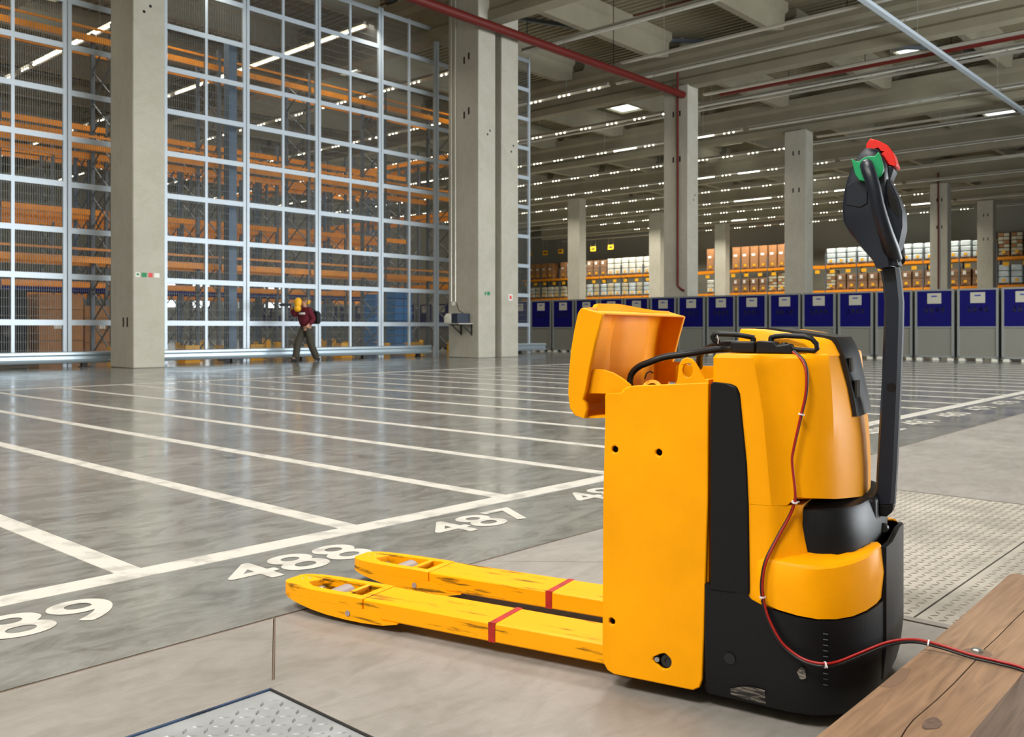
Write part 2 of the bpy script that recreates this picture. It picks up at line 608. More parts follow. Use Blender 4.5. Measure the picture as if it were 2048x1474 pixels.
# ------------------------------------------------------------------ timber bumper
tb = thing('timber_bumper', 'cracked brown timber beam lying on the floor in the right foreground', 'timber')
CR = [(0.9, 0.55), (1.3, 0.547), (1.598, 0.549), (1.639, 0.554), (1.683, 0.557), (1.805, 0.5545), (1.915, 0.555), (2.059, 0.559), (2.16, 0.565), (2.264, 0.565),
      (2.403, 0.568), (2.52, 0.569), (2.62, 0.57), (2.884, 0.572)]
BK = [(0.9, 0.66), (1.3, 0.655), (1.51, 0.657), (1.781, 0.659), (2.091, 0.663), (2.364, 0.670), (2.6, 0.676), (2.84, 0.684), (2.87, 0.682), (2.884, 0.672)]
gap = 0.0011
back_poly = [(x, y + gap) for x, y in CR] + BK[::-1]
front_poly = [(0.9, 0.455), (1.676, 0.463), (2.1, 0.468), (2.89, 0.474)] + [(x, y - gap) for x, y in CR[::-1]]
low = [(0.9, 0.455), (1.676, 0.463), (2.1, 0.468), (2.89, 0.474), (2.884, 0.672), (2.86, 0.682), (2.364, 0.670), (1.781, 0.659), (0.9, 0.66)]
MB().plate(back_poly, [], 'z', 0.15, 0.2).build('timber', M_WOOD, tb, bevel=0.003)
MB().plate(front_poly, [], 'z', 0.15, 0.2).build('timber', M_WOOD, tb, bevel=0.003)
MB().plate(low, [], 'z', 0.0, 0.1499).build('timber', M_WOOD, tb, bevel=0.003)
MB().lathe((2.123, 0.569, 0.1985), (0, 0, 1), [(0, 0.03), (0.0022, 0.028)], 20).build('bolt_washer', M_STAIN, tb)
MB().lathe((2.126, 0.571, 0.2), (0, 0, 1), [(0, 0.012), (0.006, 0.012), (0.009, 0.008)], 6).build('bolt_head', M_STEEL, tb)
MB().plate([(1.687 + 0.030 * math.cos(a) * (1 + 0.15 * math.sin(3 * a)), 0.526 + 0.014 * math.sin(a)) for a in [k * math.pi / 10 for k in range(20)]], [], 'z', 0.199, 0.2012).build('knot', M_KNOT, tb)
MB().plate([(1.795, 0.6585), (1.80, 0.642), (1.83, 0.634), (1.87, 0.632), (1.905, 0.64), (1.93, 0.643), (1.925, 0.6595)], [], 'z', 0.199, 0.2005).build('oil_stain', M_STAIN, tb)

# ------------------------------------------------------------------ columns
COLS = []


def column(x0, x1, y0, y1, h, label, notch=True, holes=True):
    t = thing('concrete_column', label, 'column', ((x0 + x1) / 2, (y0 + y1) / 2, 0))
    w, d = (x1 - x0) / 2, (y1 - y0) / 2
    MB().box(-w, w, -d, d, 0, h).build('shaft', M_COLUMN, t, bevel=0.02, seg=1)
    return t


c1 = column(9.39, 10.15, 20.1, 21.25, 10.4, 'thick pale concrete column in front of the wire fence, far left')
c2 = column(19.86, 20.63, 19.42, 20.75, 12.4, 'left column of the concrete pair, with the device shelf')
c3 = column(20.9, 21.70, 19.42, 20.75, 12.4, 'right column of the concrete pair beside the fence end')
# cast-in anchor holes
hm = MB().lathe((0, 0, 0), (0, 1, 0), [(0, 0.035), (0.004, 0.035)], 14).mesh('anchor_hole', M_HOLE, 40)
hs = MB().box(-0.002, 0.002, -0.035, 0.035, -0.11, 0.11).mesh('anchor_slot', M_HOLE)


def anchors(c, front, side, w, d):
    for x, z in front:
        obj('anchor_hole', hm, c, (x, -d - 0.003, z))
    for y, z in side:
        obj('anchor_slot', hs, c, (-w - 0.001, y, z))


anchors(c1, [(0.03, 8.3), (-0.12, 8.14)], [(-0.1, 1.05), (-0.3, 1.05)], 0.38, 0.575)
anchors(c2, [(0.02, 6.93), (0.13, 7.06)], [(-0.25, 7.65), (-0.05, 7.55), (-0.25, 9.35), (-0.05, 9.25)], 0.385, 0.665)
anchors(c3, [(0.06, 6.55), (0.16, 6.75)], [], 0.4, 0.665)
for nm, col_o, x, z, mm, wd in (('exit_sign', c1, -0.27, 2.13, M_WHITE, 0.1), ('exit_sign', c1, -0.12, 2.13, M_SIGNG, 0.12), ('safety_sign', c1, 0.03, 2.13, M_SIGNR, 0.1), ('safety_sign', c1, 0.18, 2.13, M_WHITE, 0.13)):
    MB().box(-wd / 2, wd / 2, -0.006, 0, -0.05, 0.05).build(nm, mm, col_o).location = (x, -0.576, z)
MB().box(-0.03, 0.03, -0.002, 0, -0.02, 0.03).build('sign_arrow', M_SIGNG, c1).location = (-0.27, -0.5825, 2.13)
MB().box(-0.03, 0.03, -0.006, 0, -0.05, 0.05).build('exit_sign', M_SIGNG, c2).location = (-0.08, -0.666, 1.99)
MB().box(-0.07, 0.05, -0.006, 0, -0.05, 0.06).build('exit_sign', M_SIGNG, c2).location = (0.07, -0.666, 1.99)
MB().box(-0.09, 0.09, -0.006, 0, -0.1, 0.1).build('safety_sign', M_WHITE, c3).location = (0.02, -0.666, 1.9)
MB().box(-0.05, 0.05, -0.002, 0, -0.06, 0.06).build('sign_mark', M_SIGNR, c3).location = (0.02, -0.6725, 1.9)
# conduits on the side of the left pair column
for y in (0.32, 0.5):
    MB().tube([(-0.41, y, 1.75), (-0.41, y, 12.0)], 0.022, 6).build('conduit', M_ALU, c2)
MB().lathe((-0.386, 0.42, 1.68), (-1, 0, 0), [(0, 0.07), (0.05, 0.06)], 14).build('socket_outlet', M_WHITE, c2)

# row columns behind the cages
RX = [31.3, 42.05, 52.8, 63.55, 74.3]
for i, x in enumerate(RX):
    if i == 2:
        continue
    c = column(x - 0.4, x + 0.4, 18.75, 19.85, 10.5, ['tall concrete column with a red pipe behind the blue cages', 'concrete column rising left of the tiller handle', '',
                                                         'far concrete column right of the tiller, with a thin dark pipe', 'rightmost far concrete column behind the blue cages'][i])
    anchors(c, [(0.05, 6.0), (0.15, 6.2)], [(-0.2, 9.4), (0.1, 9.4), (-0.2, 7.6), (0.1, 7.6)], 0.4, 0.55)
    if i == 0:
        pp = MB().tube([(-0.44, -0.12, 11.2), (-0.44, -0.12, 2.6), (-0.44, -0.3, 2.45), (-0.44, -0.42, 2.4)], 0.045, 8).build('sprinkler_riser', M_REDP, c, smooth=50)
    if i == 3:
        MB().tube([(-0.44, 0.0, 11.2), (-0.44, 0.0, 0.4)], 0.05, 8).build('sprinkler_riser', M_REDP, c, smooth=50)
for i, x in enumerate(RX[2:]):
    column(x - 0.4, x + 0.4, 40.9, 42.0, 10.5, ['distant slim concrete column beyond the open truck cover', 'distant slim concrete column, middle of the back row', 'distant slim concrete column just right of the red pipe column'][i])

# shelf bracket and device on the column pair
sh = thing('wall_shelf', 'small bracket shelf fixed to the side of the paired column', 'shelf', (19.86, 19.98, 1.04))
MB().box(-0.62, 0.0, -0.34, 0.3, 0.0, 0.03).build('board', M_ALU, sh)
for y in (-0.28, 0.18):
    MB().box(-0.5, 0, y - 0.02, y + 0.02, -0.03, 0.0).bar((-0.4, y, -0.03), (-0.02, y, -0.3), 0.03, 0.03).box(-0.03, 0, y - 0.02, y + 0.02, -0.34, -0.03).build('bracket', M_DKSTEEL, sh)
dv = thing('label_printer', 'grey and dark blue desktop device on the column shelf', 'printer', (19.55, 20.02, 1.071))
MB().plate([(-0.29, 0), (0.28, 0), (0.28, 0.28), (-0.2, 0.30), (-0.29, 0.2)], [], 'y', 0.0, 0.3).build('housing', M_PAPER, dv, bevel=0.015)
MB().box(-0.27, 0.27, -0.28, -0.001, 0.005, 0.3).build('front_half', mat('device_dark_blue', (36, 46, 62), 0.5), dv, bevel=0.015)
cb = tag(MB().tube([(19.82, 20.35, 1.7), (19.80, 20.2, 1.45), (19.78, 20.0, 1.39)], 0.012, 6).build('power_cable', M_BAG, smooth=60), 'thin cable dropping from the socket to the shelf device', 'cable')

# ------------------------------------------------------------------ mesh fence
FY = 22.1
RAILZ = [1.045 + 1.085 * k for k in range(10)]
PX = [6.37 + 2.369 * k for k in range(9)]
PW = 2.369
stile = MB().box(-0.036, 0.036, -0.03, 0.03, 0.3, 10.9)
wires = MB()
for k in range(1, 45):
    x = 0.06 + (PW - 0.12) * k / 45
    wires.bar((x, 0, 0.32), (x, 0, 10.85), 0.007, 0.007)
for k in range(54):
    z = 0.4 + 0.2 * k
    if z < 10.8:
        wires.bar((0.06, 0.006, z), (PW - 0.06, 0.006, z), 0.006, 0.006)
me_post = MB().box(-0.042, 0.042, -0.04, 0.04, 0.0, 10.95).mesh('post', M_GALV)
me_stile = stile.mesh('stile', M_GALV)
me_rail = MB().box(0.09, PW - 0.09, -0.035, -0.005, -0.065, 0.065).mesh('rail', M_GALV)
me_wire = wires.mesh('wire_mesh', M_WIRE)
for i in range(8):
    t = thing('fence_panel', ['tall wire mesh fence panel at the left picture edge', 'wire mesh fence panel partly behind the thick left column', 'wire mesh fence panel just right of the thick left column',
                              'wire mesh fence panel left of the walking person', 'wire mesh fence panel directly right of the walking person', 'wire mesh fence panel in front of the blue crate stack',
                              'wire mesh fence panel running behind the paired columns', 'last wire mesh fence panel right of the paired columns'][i], 'fence', (PX[i], FY, 0), group='high wire mesh fence panels')
    obj('post', me_post, t, (0.055, 0, 0))
    obj('post', me_post, t, (PW - 0.055, 0, 0))
    obj('stile', me_stile, t, (PW / 2, 0, 0))
    for z in RAILZ:
        obj('rail', me_rail, t, (0, 0, z))
    obj('wire_mesh', me_wire, t)['kind'] = 'stuff'

# guard rails along the fence foot
GP = [(0.0, 0.10), (-0.05, 0.11), (-0.07, 0.15), (-0.02, 0.19), (-0.02, 0.26), (-0.07, 0.30), (-0.07, 0.35), (0.0, 0.37)]
for i, (xa, xb) in enumerate(((4.0, 9.6), (10.1, 20.0), (21.6, 25.75))):
    t = thing('guard_rail', ['galvanised guard rail at the fence foot, left of the thick column', 'long galvanised guard rail at the fence foot behind the person', 'short end piece of guard rail right of the paired columns'][i], 'guard rail', (0, 21.72, 0), group='galvanised guard rails')
    MB().loft([[(x, y, z) for y, z in GP] for x in (xa, xb)]).build('rail', M_GUARD, t)
    x = xa + 0.6
    while x < xb:
        MB().box(x - 0.06, x + 0.06, 0.0, 0.12, 0, 0.33).box(x - 0.1, x + 0.1, -0.08, 0.16, 0, 0.015).build('foot', M_DKSTEEL, t)
        x += 2.2


# ------------------------------------------------------------------ pallet racks
def upright_mesh(depth, h, n_br, m, pw=0.1):
    b = MB()
    b.box(-pw / 2, pw / 2, 0, 0.09, 0, h)
    b.box(-pw / 2, pw / 2, depth - 0.09, depth, 0, h)
    dz = (h - 0.4) / n_br
    for k in range(n_br):
        z = 0.2 + k * dz
        b.bar((0.012, 0.06, z), (0.012, depth - 0.06, z + dz), 0.03, 0.035, up=(1, 0, 0))
        b.bar((-0.012, depth - 0.06, z), (-0.012, 0.06, z + dz), 0.03, 0.035, up=(1, 0, 0))
    return b.mesh('upright', m)


def rack(name_label, loc, rz, n_bays, bay, depth, levels, h, group, umat=M_RACKG, guards=True, n_br=10, rail_top=True, cat='rack', beam_h=0.17, strip=False):
    t = thing('pallet_rack', name_label, cat, loc, rz, group)
    um = upright_mesh(depth, h, n_br, umat)
    bm_ = MB().box(0.05, bay - 0.05, -0.03, 0.03, -beam_h, 0).mesh('beam', M_RACKO)
    rl = MB().box(0.05, bay - 0.05, -0.02, 0.02, 0, 0.06).mesh('top_rail', M_RACKO)
    gm = MB().plate([(-0.11, -0.12), (0.11, -0.12), (0.11, 0.1), (0.07, 0.1), (0.07, -0.08), (-0.07, -0.08), (-0.07, 0.1), (-0.11, 0.1)], [], 'z', 0, 0.42).mesh('post_guard', M_YEL)
    for i in range(n_bays + 1):
        obj('upright', um, t, (i * bay, 0, 0))
        if guards:
            obj('post_guard', gm, t, (i * bay, 0, 0))
    for i in range(n_bays):
        for z in levels:
            obj('beam', bm_, t, (i * bay, 0.0, z))
            obj('beam', bm_, t, (i * bay, depth, z))
            if rail_top:
                obj('top_rail', rl, t, (i * bay, 0.0, z + 0.16))
    if strip:
        sm_ = MB().box(0.06, bay - 0.06, -0.045, -0.031, -beam_h - 0.14, -beam_h - 0.02).mesh('label_strip', M_BLUE)
        for i in range(n_bays):
            obj('label_strip', sm_, t, (i * bay, 0, levels[0]))
    return t


LV = [2.78, 5.72, 8.55]
GR = 'orange and grey pallet racks behind the fence'
rack('front orange and grey pallet rack right behind the wire fence', (4.45, 24.0, 0), 0, 6, 3.11, 1.3, LV, 9.0, GR)
rack('second row of empty orange pallet rack behind the fence', (3.2, 28.6, 0), 0, 7, 3.11, 1.2, [2.35, 4.6, 7.2], 7.6, GR, rail_top=False, strip=True)
rack('third row of empty orange pallet rack, back to back with the second', (3.3, 30.1, 0), 0, 7, 3.11, 1.2, [2.35, 4.6, 7.2], 7.6, GR, M_RACKB, rail_top=False, strip=True)
rack('rearmost row of orange pallet rack seen through the fence', (4.4, 36.0, 0), 0, 8, 3.11, 1.2, [2.3, 5.0, 7.6], 8.0, GR, rail_top=False)
rack('orange pallet rack running away behind the paired columns', (26.4, 26.3, 0), math.radians(90), 6, 3.1, 1.2, [2.7, 5.6, 7.9], 8.6, GR, rail_top=False)
tag(MB().box(13.62, 13.86, 23.2, 23.5, 0, 9.1).box(13.5, 13.98, 23.08, 23.62, 0, 0.03).build('steel_post', M_RACKB), 'single blue-grey steel post standing behind the fence', 'post')
# yellow corner bollards and goods standing in the racks
for i, (x, y) in enumerate(((7.2, 23.3), (10.9, 23.2), (12.3, 23.0), (14.4, 23.2), (17.6, 23.2), (20.6, 23.2))):
    t = thing('corner_guard', 'yellow steel corner guard on the floor behind the fence, %s from the left' % ordinal(i), 'guard', (x, y, 0), group='yellow corner guards behind the fence')
    MB().plate([(-0.2, -0.2), (0.2, -0.2), (0.2, -0.17), (-0.17, -0.17), (-0.17, 0.2), (-0.2, 0.2)], [], 'z', 0, 0.45).build('angle_plate', M_YEL, t)
    MB().box(-0.26, 0.26, -0.26, 0.26, 0, 0.015).build('foot_plate', M_YEL, t)


def crate_stack(x, y, nx, nz, label):
    t = thing('crate_stack', label, 'crates', (x, y, 0), group='stacks of blue crates behind the fence')
    MB().box(-0.215 * nx, 0.215 * nx, -0.42, 0.42, 0.0, 0.13).build('pallet', M_CARTON2, t)
    cm = MB().box(-0.185, 0.185, -0.4, 0.4, 0.02, 0.235).box(-0.2, 0.2, -0.41, 0.41, 0.2, 0.25).mesh('crate', M_BLUEBOX)
    for i in range(nx):
        for k in range(nz):
            obj('crate', cm, t, (-0.205 * (nx - 1) + i * 0.41, 0, 0.13 + k * 0.26))


crate_stack(21.0, 24.6, 2, 8, 'tall pallet stack of bright blue crates behind the fence')
crate_stack(21.95, 27.1, 1, 8, 'narrower pallet stack of blue crates further behind the fence')


for i, (x, y, h) in enumerate(((10.3, 26.8, 1.75), (11.75, 27.3, 1.45))):
    t = thing('carton_stack', ['taller pallet of brown cartons behind the fence, left of the thick column', 'lower pallet of brown cartons partly behind the thick column'][i], 'pallet load', (x, y, 0))
    MB().box(-0.6, 0.6, -0.4, 0.4, 0, 0.13).build('pallet', M_CARTON2, t)
    cmz = MB().box(-0.295, 0.295, -0.39, 0.39, 0.004, h / 4 - 0.01).mesh('carton', M_CARTON)
    for a in (-0.3, 0.3):
        for k in range(4):
            obj('carton', cmz, t, (a, 0, 0.13 + k * h / 4))
    MB().box(-0.2, 0.0, -0.396, -0.391, 0.9, 1.1).build('label_sheet', M_WHITE, t)
t = thing('mesh_cabinet', 'dark mesh cabinet behind the fence at the left picture edge', 'cabinet', (8.7, 26.8, 0))
MB().box(-0.7, 0.7, -0.4, 0.4, 0.1, 1.95).build('cabinet_body', M_BAG, t, bevel=0.02)
for x in (-0.6, 0.6):
    MB().box(x - 0.05, x + 0.05, -0.35, 0.35, 0, 0.1).build('foot', M_DKSTEEL, t)
MB().lathe((0.2, -0.401, 0.8), (0, -1, 0), [(0, 0.16), (0.03, 0.12)], 18).build('vent', M_DKSTEEL, t)

# ------------------------------------------------------------------ blue-fronted cages
def cage_proto():
    t = thing('roll_cage', 'x', 'cage', (0, 0, 0))
    W = 1.10
    MB().box(0.02, 0.05, 0.08, W - 0.08, 0.96, 1.98).build('blue_panel', M_BLUE, t)
    MB().box(0.03, 0.06, 0.08, W - 0.08, 0.13, 0.95).build('lower_panel', M_CAGE, t)
    f = MB()
    for y in (0.02, W - 0.08):
        f.box(0.0, 0.06, y, y + 0.06, 0.06, 2.03)
        f.box(0.74, 0.8, y, y + 0.06, 0.06, 2.03)
    f.box(0.0, 0.06, 0.08, W - 0.08, 1.98, 2.03).box(0.0, 0.05, 0.08, W - 0.08, 0.93, 0.965).box(0.0, 0.8, 0.02, W - 0.02, 0.08, 0.13)
    f.build('frame', M_CAGEF, t)
    MB().box(0.06, 0.74, 0.03, 0.05, 0.13, 1.98).build('side_panel', M_CAGE, t)
    MB().box(0.06, 0.74, W - 0.05, W - 0.03, 0.13, 1.98).build('side_panel', M_CAGE, t)
    MB().box(0.06, 0.74, 0.08, W - 0.08, 1.98, 2.0).build('lid', M_CAGE, t)
    for y in (0.05, W / 2 - 0.1, W - 0.2):
        MB().box(0.02, 0.3, y, y + 0.15, 0.0, 0.08).build('foot', M_PAPER, t)
    p = MB().box(0.012, 0.0195, 0.36, 0.74, 1.62, 1.92).build('label_sheet', M_SHEET, t)
    MB().box(0.009, 0.0118, 0.47, 0.63, 1.81, 1.85).build('printed_line', M_INK, p)
    return t


cg = cage_proto()
codes = ['2045', '3212', '3340', '0249', '0515', '2427', '3454', '0249', '0305', '0717', '1133', '2308', '2416', '3021', '3110', '0422', '0513', '0612', '1704', '1815', '0927', '2011']
kk = 0
for k in range(-2, 33):
    c = cg if kk == 0 else copy_tree(cg)
    c.location = (27.4 + rnd.uniform(-0.02, 0.02), 6.80 + 1.142 * k, 0)
    nm = obj('cage_number', text_mesh(codes[kk % len(codes)], 0.24, 0.0, M_NUM, 'CENTER', 1.25), c, (0.018, 0.55, 1.36), (math.radians(90), 0, math.radians(-90)))
    c['label'] = 'blue-panelled steel transport cage, %s from the right in the row' % ordinal(kk)
    c['group'] = 'row of blue-panelled cages'
    kk += 1

# ------------------------------------------------------------------ far rack full of pallet loads
FX = 78.0


def y_at(u):
    r = (u - 1024) / 1810.0
    return FX * (0.6717 - 0.7408 * r) / (0.7408 + 0.6717 * r)


fr = rack('long far pallet rack loaded with boxes along the back wall', (FX + 1.2, 14.0, 0), math.radians(90), 20, 2.76, 1.2, [4.3, 6.5], 7.6, 'far loaded rack', guards=False, n_br=6, rail_top=False, beam_h=0.22)
plate_y = MB().box(-0.02, 0.0, -0.35, 0.35, -0.25, 0.25).mesh('bay_sign', M_YEL)
ink_y = MB().box(-0.03, -0.021, -0.2, 0.2, -0.08, 0.08).mesh('sign_print', M_DKSTEEL)
for i in range(20):
    for z in (5.95,):
        for dy in (0.7, 2.1):
            s_ = obj('bay_sign', plate_y, fr, (i * 2.76 + dy, 1.26, z), (0, 0, math.radians(-90)))
            s_.scale = (1, 0.6, 0.6)
for u, z in ((1062, 9.4), (1094, 9.4), (1125, 9.45), (1190, 9.45), (1225, 9.5)):
    t = thing('aisle_sign', 'yellow aisle number sign hanging above the far rack, %s from the left' % ordinal([1062, 1094, 1125, 1190, 1225].index(u)), 'sign', (FX - 0.4, y_at(u), z), group='yellow aisle signs')
    obj('board', plate_y, t)
    obj('print', ink_y, t)
    MB().bar((-0.01, -0.3, 0.25), (-0.01, -0.3, 12.748 - z), 0.02, 0.02).build('hanger', M_ALU, t)
    MB().bar((-0.01, 0.3, 0.25), (-0.01, 0.3, 12.748 - z), 0.02, 0.02).build('hanger', M_ALU, t)


def load_proto(kind, h):
    t = thing('pallet_load', 'x', 'pallet load')
    MB().box(-0.0, 1.1, -0.4, 0.4, 0.0, 0.05).box(0, 1.1, -0.4, -0.3, 0.05, 0.12).box(0, 1.1, 0.3, 0.4, 0.05, 0.12).box(0, 1.1, -0.4, 0.4, 0.12, 0.15).build('pallet', M_CARTON2, t)
    if kind == 'tall':
        MB().box(0.02, 1.05, -0.39, 0.39, 0.15, h).build('carton', M_CARTON, t, bevel=0.01, seg=1)
        MB().box(0.005, 0.02, -0.1, 0.25, h * 0.58, h * 0.68).build('label_sheet', M_WHITE, t)
    elif kind in ('white', 'blue', 'cream', 'grey'):
        mm = {'white': M_WRAP, 'blue': M_WRAPB, 'cream': M_WRAP2, 'grey': M_WRAPB}[kind]
        n = 3
        for i in range(n):
            z0 = 0.15 + (h - 0.15) * i / n
            z1 = 0.15 + (h - 0.15) * (i + 1) / n
            MB().box(0.02, 1.05, -0.38, 0.38, z0 + 0.015, z1 - 0.02).build('wrapped_layer', mm, t, bevel=0.05)
    elif kind == 'brown':
        n = 4
        for i in range(n):
            z0 = 0.15 + (h - 0.15) * i / n
            z1 = 0.15 + (h - 0.15) * (i + 1) / n
            MB().box(0.02 + 0.01 * (i % 2), 1.05, -0.385, 0.385, z0 + 0.008, z1 - 0.008).build('carton_layer', M_CARTON2, t, bevel=0.01, seg=1)
        MB().box(0.003, 0.018, -0.05, 0.2, h - 0.45, h - 0.15).build('label_sheet', M_WHITE, t)
    else:
        n = 6
        for i in range(n):
            z0 = 0.15 + (h - 0.15) * i / n
            z1 = 0.15 + (h - 0.15) * (i + 1) / n
            for j in range(2):
                y0 = -0.39 + 0.39 * j
                MB().box(0.02, 1.05, y0 + 0.01, y0 + 0.375, z0 + 0.015, z1 - 0.05).build('carton', M_WRAP2 if (i + j) % 3 else M_CARTON, t, bevel=0.008, seg=1)
            MB().box(0.05, 1.02, -0.37, 0.37, z1 - 0.05, z1 + 0.014).build('carton_gap', M_DARKB, t)
    MB().box(0.0, 0.0025, -0.12, 0.12, 0.28, 0.5).build('pallet_tag', M_YEL, t)
    return t


PROTO = {}
WORD = {'tall': 'tall brown carton', 'white': 'white wrapped', 'blue': 'pale blue-white wrapped', 'cream': 'cream wrapped', 'grey': 'grey-white wrapped', 'brown': 'dull brown carton', 'pat': 'mixed small-box'}
COUNT = {}
USED = set()


def put_load(kind, h, u, z, shelf):
    key = (kind, h)
    if key in PROTO:
        t = copy_tree(PROTO[key])
    else:
        t = PROTO[key] = load_proto(kind, h)
    y = y_at(u)
    slot_i = int((y - 14.0 - 0.03) / 0.92)
    while (shelf, slot_i) in USED:
        slot_i -= 1
    USED.add((shelf, slot_i))
    t.location = (FX + rnd.uniform(0.03, 0.08), 14.0 + 0.46 + 0.92 * slot_i, z + 0.001)
    n = COUNT.get((kind, shelf), 0)
    COUNT[(kind, shelf)] = n + 1
    t['label'] = '%s pallet load, %s shelf of far rack, %s such from left' % (WORD[kind], shelf, ordinal(n))
    t['group'] = '%s pallet loads on the %s shelf' % (WORD[kind], shelf)


UP = [(1064, 'tall', 1.75), (1076, 'tall', 1.75), (1088, 'tall', 1.75), (1100, 'tall', 1.75), (1121, 'tall', 1.75), (1133, 'blue', 1.6), (1170, 'white', 1.35), (1181, 'brown', 1.75), (1194, 'brown', 1.75), (1206, 'brown', 1.75),
      (1220, 'white', 1.85), (1235, 'white', 1.85), (1247, 'white', 1.85), (1260, 'white', 1.85), (1274, 'white', 1.85), (1286, 'white', 1.85), (1300, 'white', 1.85), (1331, 'cream', 1.95), (1344, 'cream', 1.95),
      (1419, 'tall', 2.15), (1433, 'tall', 2.15), (1466, 'tall', 2.15), (1481, 'tall', 2.15), (1497, 'tall', 2.15), (1513, 'tall', 2.15), (1529, 'tall', 2.15), (1547, 'tall', 2.15), (1566, 'tall', 2.15),
      (1581, 'blue', 1.45)] + [(1652 + 18.4 * i, 'blue', 1.5) for i in range(13)] + [(1908, 'blue', 1.45), (1926, 'pat', 1.5), (1947, 'pat', 1.9), (1993, 'pat', 1.9), (2014, 'pat', 1.9), (2036, 'pat', 1.9), (2060, 'pat', 1.9)]
LO = [(1063 + 12.4 * i, 'cream' if i % 3 else 'white', 1.3) for i in range(6)] + [(1168 + 13.3 * i, 'grey' if i % 2 else 'cream', 1.4) for i in range(14)] + [(1418, 'white', 1.35), (1432, 'cream', 1.3)] + \
     [(1465, 'brown', 1.35), (1480, 'brown', 1.35), (1498, 'brown', 1.35), (1514, 'brown', 1.35), (1530, 'pat', 1.75), (1547, 'pat', 1.75), (1563, 'pat', 1.75), (1578, 'pat', 1.75), (1652, 'pat', 1.75)] + \
     [(1670 + 18.4 * i, 'brown', 1.4) for i in range(14)] + [(1945, 'grey', 1.6), (1990, 'grey', 1.6), (2014, 'grey', 1.6), (2037, 'grey', 1.6), (2060, 'grey', 1.6)]
for u, k_, h_ in UP:
    put_load(k_, h_, u, 6.5, 'upper')
for u, k_, h_ in LO:
    put_load(k_, h_, u, 4.3, 'lower')

# ------------------------------------------------------------------ walls and roof
struct(MB().box(82.0, 82.3, -9, 72, 0, 13).build('wall_right', M_WALL), 'plain grey far end wall')
wl = struct(MB().box(-12, 82, 71.0, 71.3, 0, 13).build('wall_back', M_WALL), 'plain grey back wall behind the racks')
struct(MB().box(-12.3, -12, -9, 72, 0, 13).build('wall_left', M_WALL), 'plain grey wall on the left side')
wf = struct(MB().box(-12, 9, -9.3, -9, 0, 13).box(37, 84, -9.3, -9, 0, 13).box(9, 37, -9.3, -9, 4.9, 13).build('wall_front', M_WALL), 'grey wall with loading doors behind the camera')
wn = 0
for x, w in ((35.8, 0.9), (38.3, 1.6), (41.2, 0.9), (42.6, 0.6), (45.2, 1.6), (47.0, 0.8)):
    wn += 1
    q = MB().box(x, x + w, 70.93, 70.99, 2.7, 4.6).build('window_%d' % wn, M_WINDOW)
    struct(q, 'bright strip window in the distant back wall')

ceil = struct(MB().box(-12, 84, -9, 72, 12.75, 12.95).build('ceiling', M_DECK), 'ribbed sheet roof on concrete beams')
rib = MB()
for k in range(300):
    x = -12 + 0.32 * k
    rib.box(x, x + 0.12, -9, 72, 12.70, 12.7501)
o = rib.build('roof_rib', M_DECK, ceil)
o['kind'] = 'stuff'
mb_mesh = MB().plate([(-0.28, 10.45), (0.28, 10.45), (0.28, 10.75), (0.2, 10.85), (0.2, 11.55), (0.32, 11.7), (0.32, 12.05), (-0.32, 12.05), (-0.32, 11.7), (-0.2, 11.55), (-0.2, 10.85), (-0.28, 10.75)], [], 'y', -9, 63)
mbm = mb_mesh.mesh('main_beam', M_BEAMC)
for x in [-0.95, 9.8, 20.55] + RX:
    obj('main_beam', mbm, ceil, (x, 0, 0))
# cross beams resting on the main beams: tapered T sections
xb = MB()
prof = lambda w0, w1, z0: [(-w0, z0), (w0, z0), (w1, 12.3), (0.3, 12.4), (0.3, 12.69), (-0.3, 12.69), (-0.3, 12.4), (-w1, 12.3)]
rings = [[(x, y, z) for y, z in prof(0.13, 0.17, z0)] for x, z0 in ((0.34, 11.75), (1.2, 11.55), (9.55, 11.55), (10.41, 11.75))]
xb.loft(rings)
xbm = xb.mesh('cross_beam', M_BEAMC)
for x in [-11.7, -0.95, 9.8, 20.55] + RX[:-1]:
    for y in (-4.7, 0.2, 5.1, 10.0, 14.9, 19.8, 24.7, 29.6, 34.5, 39.4, 44.3, 49.2, 54.1, 59.0):
        if x > 52 and y > 45:
            continue
        obj('cross_beam', xbm, ceil, (x, y, 0))
# wind braces under the sheet
MB().bar((20.6, 24.7, 12.5), (31.2, 19.8, 12.5), 0.14, 0.14).bar((31.2, 19.8, 12.5), (41.9, 10.0, 12.5), 0.14, 0.14).build('wind_brace', M_RACKG, ceil)
# skylights
sm = MB().box(-0.75, 0.75, -0.75, 0.75, 12.66, 12.699).mesh('skylight', M_SKYL)
sf = MB().plate([(-0.85, -0.85), (0.85, -0.85), (0.85, 0.85), (-0.85, 0.85)], [[(-0.75, -0.75), (0.75, -0.75), (0.75, 0.75), (-0.75, 0.75)]], 'z', 12.55, 12.699).mesh('skylight_curb', M_BEAMC)
for x, y in ((39.6, 27.8), (41.0 - 1.2, 13.0), (51.0, 28.2), (54.4, 13.4), (62.0, 27.5), (12.2, 33.0), (25.0, 33.0)):
    s_ = obj('skylight', sm, ceil, (x, y, 0))
    obj('curb', sf, s_)

